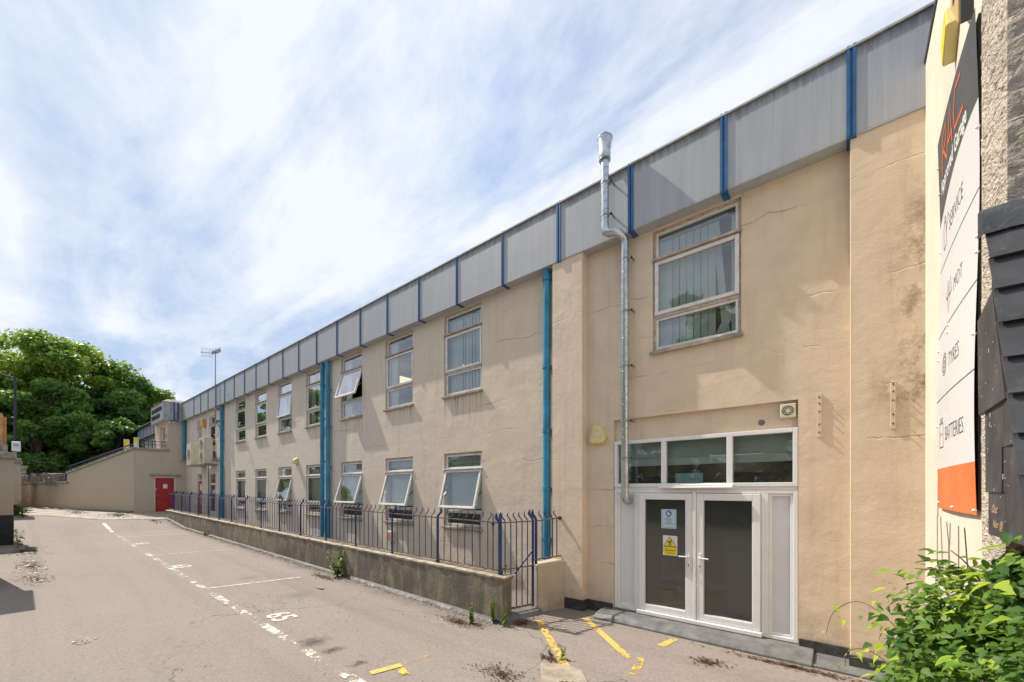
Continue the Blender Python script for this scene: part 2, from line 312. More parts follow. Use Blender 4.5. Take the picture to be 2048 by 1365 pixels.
def mk_leaf(name, a, b, c=None, trans=.45, scale=1.2, gloss=.45):
    m = NT(name); g = m.N.new('ShaderNodeNewGeometry'); r = g.outputs['Random Per Island']
    k = m.mix(r, a, b); k = m.mix(m.ramp(m.noise(scale, detail=3), .4, .65), k, c or a)
    m.col(k); m.rough(gloss); m.b.inputs['Specular IOR Level'].default_value = .35
    t = m.N.new('ShaderNodeBsdfTranslucent'); hs = m.N.new('ShaderNodeHueSaturation'); hs.inputs['Value'].default_value = 1.7; hs.inputs['Hue'].default_value = .485
    m.L.new(k, hs.inputs['Color']); m.L.new(hs.outputs[0], t.inputs[0])
    ms = m.N.new('ShaderNodeMixShader'); ms.inputs[0].default_value = trans
    m.L.new(m.b.outputs[0], ms.inputs[1]); m.L.new(t.outputs[0], ms.inputs[2]); m.L.new(ms.outputs[0], m.out.inputs[0]); return m.m
M['leafA'] = mk_leaf('maple_foliage', (.16, .27, .035, 1), (.30, .40, .055, 1), (.105, .21, .035, 1), scale=.4)
M['leafB'] = mk_leaf('ash_foliage', (.11, .23, .045, 1), (.21, .34, .06, 1), (.08, .175, .035, 1), scale=.4)
M['leafC'] = mk_leaf('dark_foliage', (.07, .155, .033, 1), (.13, .235, .04, 1), (.05, .12, .025, 1), scale=.4)
M['bush'] = mk_leaf('creeper_leaf', (.31, .45, .035, 1), (.50, .58, .055, 1), (.13, .27, .035, 1), scale=4, gloss=.5)
M['bush_shade'] = mk_leaf('shade_toned_leaf', (.095, .20, .03, 1), (.21, .32, .04, 1), (.04, .115, .025, 1), scale=5, gloss=.5)  # shade between leaves put into the colour, darkening the inner foliage
M['weed'] = mk_leaf('weed_leaf', (.10, .20, .02, 1), (.20, .30, .03, 1), scale=9)
M['stem'] = plain('reddish_stem', (.14, .09, .04), .7, var=.25, scale=20)
M['litter'] = mk_leaf('dead_leaf', (.105, .062, .034, 1), (.045, .028, .018, 1), (.17, .10, .05, 1), trans=.1, scale=12)
M['petal'] = plain('pink_petal', (.65, .25, .4), .6)
# ------------------------------------------------------------------ helpers
class MB:
    def __init__(s): s.v = []; s.f = []; s.mi = []; s.sm = []
    def poly(s, vs, mi=0):
        n = len(s.v); s.v += [tuple(p) for p in vs]; s.f.append(tuple(range(n, n + len(vs)))); s.mi.append(mi); s.sm.append(False); return s
    def mesh(s, vs, fs, mi=0, smooth=False):
        n = len(s.v); s.v += [tuple(p) for p in vs]
        for f in fs: s.f.append(tuple(i + n for i in f)); s.mi.append(mi); s.sm.append(smooth)
        return s
    def box(s, x0, x1, y0, y1, z0, z1, mi=0):
        x0, x1 = sorted((x0, x1)); y0, y1 = sorted((y0, y1)); z0, z1 = sorted((z0, z1))
        return s.mesh([(x0,y0,z0),(x1,y0,z0),(x1,y1,z0),(x0,y1,z0),(x0,y0,z1),(x1,y0,z1),(x1,y1,z1),(x0,y1,z1)],
                      [(0,3,2,1),(4,5,6,7),(0,1,5,4),(1,2,6,5),(2,3,7,6),(3,0,4,7)], mi)
    def beam(s, a, b, wd, ht, mi=0, up=(0, 0, 1)):
        """box from a to b, wd across, ht along up, centred"""
        a = Vector(a); b = Vector(b); d = (b - a).normalized(); u = Vector(up); r = d.cross(u)
        if r.length < 1e-4: r = Vector((1, 0, 0))
        r.normalize(); u = r.cross(d).normalized(); r = r * wd / 2; u = u * ht / 2
        return s.mesh([a-r-u, a+r-u, a+r+u, a-r+u, b-r-u, b+r-u, b+r+u, b-r+u],
                      [(0,1,2,3),(7,6,5,4),(0,4,5,1),(1,5,6,2),(2,6,7,3),(3,7,4,0)], mi)
    def tube(s, path, r, seg=10, mi=0, caps=True):
        path = [Vector(p) for p in path]; n = len(path); vs = []; fs = []
        rs = r if isinstance(r, (list, tuple)) else [r] * n
        prev = None
        for i, p in enumerate(path):
            d = (path[min(i + 1, n - 1)] - path[max(i - 1, 0)]).normalized()
            if prev is None: x = d.cross(Vector((0, 0, 1)) if abs(d.z) < .9 else Vector((1, 0, 0))).normalized()
            else: x = (prev - d * prev.dot(d)).normalized()
            prev = x; y = d.cross(x)
            for k in range(seg):
                t = 2 * math.pi * k / seg; vs.append(p + (x * math.cos(t) + y * math.sin(t)) * rs[i])
        for i in range(n - 1):
            for k in range(seg):
                k2 = (k + 1) % seg; fs.append((i*seg+k, i*seg+k2, (i+1)*seg+k2, (i+1)*seg+k))
        s.mesh(vs, fs, mi, True)
        if caps:
            s.poly([vs[k] for k in range(seg)][::-1], mi); s.poly([vs[(n-1)*seg+k] for k in range(seg)], mi)
        return s
    def prism(s, pts, axis, a, b, mi=0):
        """pts: 2D outline; axis 'x','y','z' = extrusion axis"""
        def P(p, t): return {'x': (t, p[0], p[1]), 'y': (p[0], t, p[1]), 'z': (p[0], p[1], t)}[axis]
        n = len(pts); s.mesh([P(p, a) for p in pts] + [P(p, b) for p in pts], [tuple(range(n)), tuple(range(2*n-1, n-1, -1))] + [(i, i+n, (i+1) % n + n, (i+1) % n) for i in range(n)], mi); return s
    def build(s, name, mats, parent=None, bevel=0, **props):
        me = bpy.data.meshes.new(name); off = wloc(parent) if parent else Vector((0, 0, 0))
        me.from_pydata([(v[0]-off.x, v[1]-off.y, v[2]-off.z) for v in s.v], [], s.f)
        for m in (mats if isinstance(mats, (list, tuple)) else [mats]): me.materials.append(M[m] if isinstance(m, str) else m)
        me.polygons.foreach_set('material_index', s.mi); me.polygons.foreach_set('use_smooth', s.sm); me.update()
        if len(s.f) > 1: bm = bmesh.new(); bm.from_mesh(me); bmesh.ops.recalc_face_normals(bm, faces=bm.faces); bm.to_mesh(me); bm.free()
        o = bpy.data.objects.new(name, me); C.objects.link(o)
        if parent: o.parent = parent
        if bevel:
            b = o.modifiers.new('bevel', 'BEVEL'); b.width = bevel; b.segments = 2; b.limit_method = 'ANGLE'; b.angle_limit = R(40)
        for k, v in props.items(): o[k] = v
        return o
def wloc(o):
    v = Vector((0, 0, 0))
    while o: v += o.location; o = o.parent
    return v
def thing(name, loc, label, cat, group=None):
    o = bpy.data.objects.new(name, None); C.objects.link(o); o.location = loc; o.empty_display_size = .2
    o['label'] = label; o['category'] = cat
    if group: o['group'] = group
    return o
def tag(o, label=None, cat=None, group=None, kind=None):
    for k, v in (('label', label), ('category', cat), ('group', group), ('kind', kind)):
        if v: o[k] = v
    return o
def box(name, mat, parent, *d, bevel=0): return MB().box(*d).build(name, mat, parent, bevel)

def text_mb(mb, txt, size, o, right, up, mi=0, shear=0, align='LEFT', sx=1.0, bold=0):
    cu = bpy.data.curves.new('t', 'FONT'); cu.body = txt; cu.size = size; cu.shear = shear; cu.align_x = align; cu.resolution_u = 2; cu.offset = bold
    ob = bpy.data.objects.new('t', cu); C.objects.link(ob)
    dg = bpy.context.evaluated_depsgraph_get(); me = bpy.data.meshes.new_from_object(ob.evaluated_get(dg))
    o = Vector(o); right = Vector(right); up = Vector(up)
    mb.mesh([o + right * v.co.x * sx + up * v.co.y for v in me.vertices], [tuple(p.vertices) for p in me.polygons], mi)
    bpy.data.objects.remove(ob); bpy.data.curves.remove(cu); bpy.data.meshes.remove(me); return mb
def stroke(mb, pts, wd, n, mi=0):
    """flat ribbon of width wd along pts, lying in the plane with normal n"""
    n = Vector(n); pts = [Vector(p) for p in pts]; vs = []
    for i, p in enumerate(pts):
        d = (pts[min(i+1, len(pts)-1)] - pts[max(i-1, 0)]).normalized(); s_ = d.cross(n) * wd / 2; vs += [p - s_, p + s_]
    mb.mesh(vs, [(2*i, 2*i+1, 2*i+3, 2*i+2) for i in range(len(pts)-1)], mi); return mb
def ring(mb, c, r, wd, u, v, mi=0, seg=20, sq=1):
    c = Vector(c); u = Vector(u); v = Vector(v); vs = []
    for k in range(seg):
        t = 2*math.pi*k/seg; d = u*math.cos(t) + v*math.sin(t)*sq; vs += [c + d*(r-wd/2), c + d*(r+wd/2)]
    mb.mesh(vs, [(2*i, 2*i+1, (2*i+3) % (2*seg), (2*i+2) % (2*seg)) for i in range(seg)], mi); return mb

PR = [(-200, 1.3), (-60, 1.0), (-45, .72), (-31, .65), (-26.5, .42), (-23.5, .18), (-4.3, -.13), (200, -.13)]
def g(x):
    for (a, ga), (b, gb) in zip(PR, PR[1:]):
        if a <= x <= b: return ga + (gb - ga) * (x - a) / (b - a)
    return -.13

# ------------------------------------------------------------------ ground
xs = [-200, -120, -60, -45, -38, -31, -28.5, -26.5, -23.5, -18, -12, -4.3, 0, 8, 40, 200]; ys = [-200, -60, -20, -8, 0, 3, 5, 12, 40, 200]
mb = MB(); mb.mesh([(x, y, g(x)) for x in xs for y in ys], [(i*len(ys)+j, (i+1)*len(ys)+j, (i+1)*len(ys)+j+1, i*len(ys)+j+1) for i in range(len(xs)-1) for j in range(len(ys)-1)])
tag(mb.build('car_park_ground', 'asphalt'), kind='structure')
def strip_sheet(name, mat, A, B, dz, na=14, nb=5):
    """sheet between polylines A and B (x,y), following the ground"""
    def at(P, t):
        t *= len(P) - 1; i = min(int(t), len(P) - 2); f = t - i; return (P[i][0]*(1-f)+P[i+1][0]*f, P[i][1]*(1-f)+P[i+1][1]*f)
    vs = []
    for i in range(na + 1):
        a = at(A, i/na); b = at(B, i/na)
        for j in range(nb + 1):
            f = j/nb; x = a[0]*(1-f)+b[0]*f; y = a[1]*(1-f)+b[1]*f; vs.append((x, y, g(x) + dz))
    m_ = MB(); m_.mesh(vs, [(i*(nb+1)+j, (i+1)*(nb+1)+j, (i+1)*(nb+1)+j+1, i*(nb+1)+j+1) for i in range(na) for j in range(nb)])
    return tag(m_.build(name, mat), kind='structure')
W0, W1, W2 = (-31.0, 4.05), (-37.8, 1.84), (-45.2, .02)
strip_sheet('concrete_apron', 'apron', [(-26.7, 4.9), (-27.8, 2.5), (-31.6, .35), (-36, -.6)], [(-31.0, 4.4), (-31.3, 3.9), (-37.8, 1.8), (-45.2, -.2)], .014, 24, 8)
strip_sheet('sandy_concrete_patch', 'sandy', [(-27.9, 4.7), (-28.9, 4.0), (-30.4, 3.75)], [(-27.9, 5.9), (-30.98, 5.9), (-30.98, 4.2)], .022, 12, 5)
# dark kerb along the foot of the retaining wall
def kerb_run(name, mat, P, wd, h, h0=0):
    m_ = MB()
    for a, b in zip(P, P[1:]):
        d = Vector((b[0]-a[0], b[1]-a[1], 0)).normalized(); n = Vector((d.y, -d.x, 0)) * wd
        za, zb = g(a[0]), g(b[0])
        m_.mesh([(a[0], a[1], za-.1), (a[0]+n.x, a[1]+n.y, za-.1), (a[0]+n.x, a[1]+n.y, za+h*.6), (a[0], a[1], za+h),
                 (b[0], b[1], zb-.1), (b[0]+n.x, b[1]+n.y, zb-.1), (b[0]+n.x, b[1]+n.y, zb+h*.6), (b[0], b[1], zb+h)],
                [(0,1,2,3),(7,6,5,4),(1,5,6,2),(2,6,7,3),(0,4,5,1),(3,7,4,0)])
    return tag(m_.build(name, mat), kind='structure')
kerb_run('wall_foot_kerb', 'kerb', [W2, W1, W0][::1], .32, .09)

# painted markings
def gline(name, mat, x0, y0, x1, y1, wd, dz=.005, cap=None):
    m_ = MB(); a = Vector((x0, y0, 0)); b = Vector((x1, y1, 0)); n_ = max(2, int((b-a).length / 1.0)); d = (b-a).normalized(); s_ = Vector((-d.y, d.x, 0)) * wd / 2
    vs = []
    for i in range(n_ + 1):
        p = a.lerp(b, i/n_); vs += [(p.x-s_.x, p.y-s_.y, g(p.x)+dz), (p.x+s_.x, p.y+s_.y, g(p.x)+dz)]
    m_.mesh(vs, [(2*i, 2*i+1, 2*i+3, 2*i+2) for i in range(n_)]); return tag(m_.build(name, mat), kind='structure')
gline('white_edge_line', 'white_paint', -4.0, 2.36, -23.4, 2.42, .12)
gline('white_edge_line', 'bay_paint', -23.6, 2.42, -26.4, 2.42, .12, .008)
for bx, y1 in ((-9.88, 4.1), (-15.45, 4.35), (-21.2, 4.4)):
    gline('bay_line', 'bay_paint', bx - .16, 2.44, bx + .18, y1, .075, .006)
for tx, txt, ty in ((-7.34, '65', 2.53), (-13.35, '63', 2.45), (-18.95, '61', 2.5)):
    mb = MB(); text_mb(mb, txt, .50, (tx, ty, g(tx) + .007), (1, 0, .0 if tx > -4 else -.0161), (0, 1, 0), bold=.007, sx=.98)
    tag(mb.build('bay_number', 'num_paint'), kind='structure')
gline('yellow_hatch_line', 'yellow_paint', -3.86, 5.36, -2.58, 4.14, .11)
gline('yellow_hatch_line', 'yellow_paint', -3.30, 5.90, -2.10, 4.86, .10)
gline('yellow_hatch_line', 'yellow_paint', -1.86, 5.88, -1.93, 5.50, .10)
gline('yellow_edge_line', 'yellow_worn', -4.16, 2.80, -4.06, 3.90, .05)
gline('yellow_edge_line', 'yellow_paint', -4.22, 2.56, -4.13, 2.92, .10, .009)
gline('yellow_edge_line', 'yellow_worn', -4.10, 2.86, -3.85, 2.78, .09, .012)
gline('yellow_edge_line', 'yellow_worn', -4.04, 2.36, -3.7, 2.35, .10, .012)
gline('yellow_edge_line', 'yellow_worn', -1.98, 4.95, -1.86, 4.45, .10)
# scored path strip and old gully slab in front of the gate
m_ = MB(); m_.prism([(-2.86, 4.02), (-2.62, 4.18), (-2.36, 4.16), (-1.75, 3.45), (-1.95, 3.1), (-2.25, 3.2)], 'z', -.2, -.115)
tag(m_.build('gully_slab', 'sandy', bevel=.01), 'small worn concrete gully slab let into the asphalt before the gate', 'drain slab')

# low kerb under the doors and bitumen upstands (setting)
mb = MB()
prof = [(5.98, -.2), (5.98, -.10), (6.06, -.045), (6.20, -.03), (6.52, -.02), (6.52, -.2)]
mb.prism(prof, 'x', -3.2, -.3)
tag(mb.build('door_threshold_kerb', 'kerb', bevel=.015), kind='structure')
mb = MB(); mb.prism([(6.0, -.2), (6.0, -.10), (6.15, -.085), (6.42, -.06), (6.42, -.2)], 'x', -.3, .66)
tag(mb.build('wall_foot_kerb', 'kerb', bevel=.01), kind='structure')
mb = MB()
mb.box(-4.17, -3.52, 6.195, 6.23, -.16, .06); mb.box(-3.545, -3.515, 6.2, 6.42, -.16, .055); mb.box(-3.52, -3.05, 6.375, 6.41, -.16, .05)
mb.box(-.46, .045, 6.375, 6.41, -.16, .07); mb.box(.035, .66, 6.195, 6.23, -.16, .05)
tag(mb.build('bitumen_upstand', 'membrane', bevel=.006), kind='structure')

# ------------------------------------------------------------------ office building
B = thing('office_building', (-12, 6.4, 0), 'long two storey cream rendered office block with grey blue ribbed fascia', 'building')
Y0 = 6.40
def wall_open(name, mat, x0, x1, z0, z1, ops, y, th, parent, holes_y=None):
    """front face with openings and reveals; ops = (xa, xb, za, zb)"""
    m_ = MB(); xc = sorted({x0, x1, *[o[0] for o in ops], *[o[1] for o in ops]}); zc = sorted({z0, z1, *[o[2] for o in ops], *[o[3] for o in ops]})
    idx = {}
    def V(x, z, yy):
        k = (x, z, yy)
        if k not in idx: idx[k] = len(m_.v); m_.v.append((x, yy, z))
        return idx[k]
    def F(*k): m_.f.append(tuple(k)); m_.mi.append(0); m_.sm.append(False)
    for a, b in zip(xc, xc[1:]):
        for c, d in zip(zc, zc[1:]):
            if any(o[0] <= a and b <= o[1] and o[2] <= c and d <= o[3] for o in ops): continue
            F(V(a,c,y), V(b,c,y), V(b,d,y), V(a,d,y)); F(V(a,c,y+th), V(a,d,y+th), V(b,d,y+th), V(b,c,y+th))
    for (a, b, c, d) in ops:
        for p, q in (((a,c),(a,d)), ((a,d),(b,d)), ((b,d),(b,c)), ((b,c),(a,c))):
            if p[1] == q[1] == z0: continue
            m_.poly([(p[0], y, p[1]), (q[0], y, q[1]), (q[0], y+th, q[1]), (p[0], y+th, p[1])])
    for p, q in (((x0,z0),(x0,z1)), ((x0,z1),(x1,z1)), ((x1,z1),(x1,z0))):
        m_.poly([(p[0], y, p[1]), (q[0], y, q[1]), (q[0], y+th, q[1]), (p[0], y+th, p[1])])
    return m_.build(name, mat, parent)
SP = 2.4385; WX = [-7.365 - SP * k for k in range(7)]; WW = 1.245
ops = []
for x in WX: ops += [(x, x + WW, 4.17, 6.10), (x, x + WW, 1.12, 2.83)]
far_ops = [(-28.55, -27.6, 3.95, 5.85), (-26.22, -25.15, 3.95, 5.85), (-28.55, -27.6, .4, 2.85), (-26.22, -25.15, .75, 2.85)]
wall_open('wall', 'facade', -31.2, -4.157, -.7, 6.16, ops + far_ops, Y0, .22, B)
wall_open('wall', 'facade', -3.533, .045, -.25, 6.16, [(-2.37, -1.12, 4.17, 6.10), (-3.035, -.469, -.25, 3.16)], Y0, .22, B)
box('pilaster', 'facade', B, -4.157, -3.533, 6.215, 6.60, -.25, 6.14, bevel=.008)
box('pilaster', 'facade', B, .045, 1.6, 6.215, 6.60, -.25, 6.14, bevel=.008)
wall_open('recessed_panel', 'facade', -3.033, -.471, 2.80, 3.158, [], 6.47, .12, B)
mb = MB(); mb.box(-53, 1.6, 6.35, 18, 6.14, 6.2); mb.box(-53, 1.6, 6.3, 18, 7.1, 7.16); mb.box(-31, 1.6, 12.9, 13, -.5, 6.14); mb.box(1.5, 1.6, 6.6, 18, -.2, 7.1); mb.box(-31.2, -31, 6.7, 13, -.5, 6.14)
mb.build('roof', 'roofing', B)
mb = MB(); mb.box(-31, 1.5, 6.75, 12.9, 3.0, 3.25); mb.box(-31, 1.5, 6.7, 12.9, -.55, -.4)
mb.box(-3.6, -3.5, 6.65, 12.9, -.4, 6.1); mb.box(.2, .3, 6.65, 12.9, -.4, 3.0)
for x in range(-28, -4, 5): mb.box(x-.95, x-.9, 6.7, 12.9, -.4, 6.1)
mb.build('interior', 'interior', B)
# fascia: panels, blue ribs, drip edge and capping
ribx = [.057, -1.298, -2.643, -4.003] + [-5.345 - 1.349*i for i in range(18)]
edges = [1.6] + ribx + [-31.0]
edges = [e for e in edges if e >= -31.0]
for a, b in zip(edges, edges[1:]):
    if a - b < .2: continue
    MB().box(b + .03, a - .03, 6.195, 6.235, 6.145, 7.16).box(b + .03, a - .03, 6.195, 6.42, 6.125, 6.145).build('fascia_panel', 'fascia', B, .004)
for x in edges[1:-1]:
    m_ = MB(); w1 = .044 if x > -4.5 else .028
    m_.box(x - w1, x - .012, 6.178, 6.24, 6.13, 7.20); m_.box(x + .012, x + w1, 6.178, 6.24, 6.13, 7.20); m_.box(x - .014, x + .014, 6.20, 6.24, 6.13, 7.18)
    m_.box(x - w1, x - .012, 6.178, 6.40, 6.110, 6.124); m_.box(x + .012, x + w1, 6.178, 6.40, 6.110, 6.124); m_.box(x - .014, x + .014, 6.2, 6.4, 6.115, 6.13)
    m_.build('fascia_rib', 'blue', B)
for a, b in zip(edges, edges[1:]):
    dz_ = random.uniform(-.006, .008); MB().mesh([(b, 6.175, 7.165+dz_), (a, 6.175, 7.165), (a, 6.5, 7.20), (b, 6.5, 7.20), (b, 6.175, 7.19+dz_), (a, 6.175, 7.19), (a, 6.5, 7.225), (b, 6.5, 7.225)],
        [(0,3,2,1),(4,5,6,7),(0,1,5,4),(1,2,6,5),(2,3,7,6),(3,0,4,7)]).build('roof_capping', 'capping', B)

# ---- windows
YF = 6.455
def frame_rect(m_, x0, x1, z0, z1, y0, y1, wd, mi=0):
    m_.box(x0, x0+wd, y0, y1, z0, z1, mi); m_.box(x1-wd, x1, y0, y1, z0, z1, mi); m_.box(x0+wd, x1-wd, y0, y1, z1-wd, z1, mi); m_.box(x0+wd, x1-wd, y0, y1, z0, z0+wd, mi)
def casement(x0, x1, z0, z1, ang, parent, glass, wd=.055, mat='frame'):
    """top hung sash swung out by ang about its top edge"""
    m_ = MB(); frame_rect(m_, x0, x1, z0, z1, YF-.045, YF+.005, wd)
    gm = MB().poly([(x0+wd, YF-.018, z0+wd), (x1-wd, YF-.018, z0+wd), (x1-wd, YF-.018, z1-wd), (x0+wd, YF-.018, z1-wd)])
    def rot(v):
        y, z = v[1] - YF, v[2] - z1; c, s_ = math.cos(ang), math.sin(ang); return (v[0], YF + y*c + z*s_, z1 + z*c - y*s_)
    m_.v = [rot(v) for v in m_.v]; gm.v = [rot(v) for v in gm.v]
    o = m_.build('casement', mat, parent, .006); gm.build('glass_pane', glass, parent)
    if ang > .05:
        s2 = MB(); s2.beam(rot((x1-wd/2, YF, z0+.25)), (x1-wd/2, YF+.02, z0+.45), .012, .02); s2.beam(rot((x0+wd/2, YF, z0+.25)), (x0+wd/2, YF+.02, z0+.45), .012, .02)
        s2.build('stay_arm', 'steel', parent)
def window(x, z0, z1, kind, cover, ang=0., broken=False, wid=WW):
    """upper: fanlight / sash / bottom light;  lower: fanlight / sash / bottom light"""
    x0, x1 = x + .0, x + wid; gm = 'glass' if kind == 'upper' else 'glass_lo'
    t1, t2 = (z1 - .50, z0 + .575) if kind == 'upper' else (z0 + 1.31, z0 + .40)
    m_ = MB(); frame_rect(m_, x0+.003, x1-.003, z0+.003, z1-.003, YF-.02, YF+.06, .045)
    W = m_.build('window', 'framedark', B, .004)
    tm_ = 'frame' if kind == 'lower' else 'framedark'
    m2 = MB(); m2.box(x0+.045, x1-.045, YF-.02, YF+.05, t1, t1+.045); m2.box(x0-.012, x1+.012, YF-.085, YF-.0195, t1+.012, t1+.038); m2.build('transom', tm_, W, .004)
    MB().box(x0+.045, x1-.045, YF-.03, YF+.05, t2-.05, t2).build('transom', tm_, W, .004)
    for za_, zb_ in ((t1+.047, z1-.047), (z0+.047, t2-.052)): m3 = MB(); frame_rect(m3, x0+.048, x1-.048, za_, zb_, YF-.015, YF+.04, .03); m3.build('inner_frame', 'frame', W)
    MB().poly([(x0+.07, YF+.01, t1+.07), (x1-.07, YF+.01, t1+.07), (x1-.07, YF+.01, z1-.07), (x0+.07, YF+.01, z1-.07)]).build('glass_pane', gm, W)
    MB().poly([(x0+.07, YF+.012, z0+.07), (x1-.07, YF+.012, z0+.07), (x1-.07, YF+.012, t2-.07), (x0+.07, YF+.012, t2-.07)]).build('glass_pane', gm, W)
    casement(x0+.03, x1-.03, t2+.004, t1-.004, ang, W, gm)
    sl = MB(); sl.box(x0-.03, x1+.03, YF-.115, YF-.018, z0-.045, z0+.002); sl.build('sill', 'sill', W, .006)
    yb = YF + .12
    if cover == 'slats':
        n_ = max(8, int(wid / .105)); dx = (wid - .1) / n_
        skip = {n_ - 3} if broken else set()
        for i in range(n_):
            xa = x0 + .05 + dx * i; tilt = random.uniform(-.012, .03); topz, botz = z1 - .13, z0 + .09
            if i in skip: continue
            if broken and i == n_ - 4: topz -= .0
            sh = -.16 if (broken and i == n_ - 2) else 0
            sl = MB(); sl.mesh([(xa + sh*.1, yb + tilt, botz), (xa + dx*.96 + sh*.1, yb - tilt, botz), (xa + dx*.96 + sh, yb - tilt, topz), (xa + sh, yb + tilt, topz)], [(0,1,2,3)])
            sl.build('blind_slat', 'slat', W)
        MB().box(x0+.04, x1-.04, yb-.03, yb+.03, z1-.115, z1-.06).build('blind_rail', 'roller', W)
        if broken:
            cu = MB(); P = [(x1-.36, z0+1.0), (x1-.30, z0+.55), (x1-.42, z0+.14), (x1-.62, z0+.08)]
            vs = []
            for (px_, pz_) in [(x1-.33, z0+.62), (x1-.22, z0+.45), (x1-.27, z0+.28), (x1-.36, z0+.12), (x1-.52, z0+.085)]:
                vs += [(px_, yb-.05, pz_), (px_+.07+.05*(pz_-z0 < .4), yb-.03+random.uniform(-.02, .02), pz_+.02)]
            cu.mesh(vs, [(2*i, 2*i+1, 2*i+3, 2*i+2) for i in range(4)], 0, True); cu.build('loose_blind_cloth', 'curtain', W)
            MB().mesh([(x0+.07, yb-.05, z0+.08), (x0+.30, yb-.05, z0+.075), (x0+.16, yb-.04, z0+.16), (x0+.07, yb-.04, z0+.19)], [(0,1,2,3)]).build('loose_blind_cloth', 'curtain', W)
            MB().mesh([(x1-.42, yb+.7, z0+.3), (x1-.42, yb+.7, z0+.62), (x1-.1, yb+.7, z0+.3)], [(0,1,2)]).build('yellow_folder', 'yellow_cream', W)
    elif cover in ('curtain', 'curtains'):
        def drape(a, b):
            n_ = 14; vs = []
            for i in range(n_ + 1):
                xx = a + (b-a)*i/n_; yy = yb + .035*math.sin(i*2.1); vs += [(xx, yy, z0+.05), (xx, yy, z1-.12)]
            MB().mesh(vs, [(2*i, 2*i+2, 2*i+3, 2*i+1) for i in range(n_)], 0, True).build('curtain', 'curtain', W)
        drape(x0+.06, x0+.40)
        if cover == 'curtains': drape(x0+.55, x1-.06)
        MB().box(x0+.04, x1-.04, yb-.02, yb+.03, z1-.14, z1-.07).build('curtain_rail', 'roller', W)
        if cover == 'curtain':
            MB().box(x1-1.0, x1-.1, yb+1.2, yb+1.8, 5.62, 5.65).build('ceiling_light', 'lit', W)
    elif cover == 'roller':
        for i in range(4):
            MB().box(x0+.06, x1-.06, yb-.008+.004*(i % 2), yb+.004*(i % 2), t1+.05+.095*i, t1+.14+.095*i).build('blind_slat', 'roller', W)
        MB().mesh([(x0+.06, yb, t2+.02), (x1-.06, yb, t2+.02), (x1-.06, yb, t1+.04), (x0+.06, yb, t1+.04)], [(0,1,2,3)]).build('roller_blind', 'roller', W)
    return W
U = [('slats', 0), ('curtain', 0), ('curtain', .30), ('curtains', 0), ('curtains', .10), ('none', 0), ('none', 0)]
Lw = [('roller', .26), ('roller', .28), ('roller', .30), ('roller', 0), ('roller', .22), ('roller', 0), ('roller', 0)]
for x, (c, a), (c2, a2) in zip(WX, U, Lw):
    W = window(x, 4.17, 6.10, 'upper', c, a)
    if a > .2: W['label'] = 'upper window with its sash hanging wide open'
    W = window(x, 1.12, 2.83, 'lower', c2, a2)
    if a2 > .1: W['label'] = 'lower window with its sash propped open at the bottom'
W = window(-2.37, 4.17, 6.10, 'upper', 'slats', 0, True, 1.25); W['label'] = 'large right hand window with torn vertical blinds'
window(-28.55, 3.95, 5.85, 'upper', 'none', 0, wid=.95); window(-26.22, 3.95, 5.85, 'upper', 'none', 0, wid=1.07)
# small doors low down beside the red door wing
D = box('door', 'redpipe', B, -28.50, -27.65, 6.46, 6.51, .42, 2.45); MB().box(-28.2, -27.9, 6.452, 6.459, 1.9, 2.25).box(-28.12, -27.98, 6.452, 6.459, 1.1, 1.75).build('notice', 'white', D); D['label'] = 'narrow red door with white notices'
mb = MB(); frame_rect(mb, -28.55, -27.6, .4, 2.85, 6.43, 6.48, .05); mb.box(-28.5, -27.65, 6.44, 6.47, 2.45, 2.52); mb.build('frame', 'frame', D)
MB().poly([(-28.5, 6.46, 2.52), (-27.65, 6.46, 2.52), (-27.65, 6.46, 2.8), (-28.5, 6.46, 2.8)]).build('glass_pane', 'glass_lo', D)
D = box('door', 'darkred', B, -26.12, -25.25, 6.47, 6.51, .8, 2.22); MB().box(-25.85, -25.5, 6.462, 6.469, 1.75, 1.95).build('notice', 'paleblue', D); D['label'] = 'maroon door seen behind glass with a white frame'
mb = MB(); frame_rect(mb, -26.22, -25.15, .75, 2.85, 6.43, 6.48, .06); mb.box(-26.16, -25.21, 6.43, 6.47, 2.2, 2.3); mb.build('frame', 'frame', D)
MB().poly([(-26.16, 6.46, 2.3), (-25.21, 6.46, 2.3), (-25.21, 6.46, 2.8), (-26.16, 6.46, 2.8)]).build('glass_pane', 'glass_lo', D)

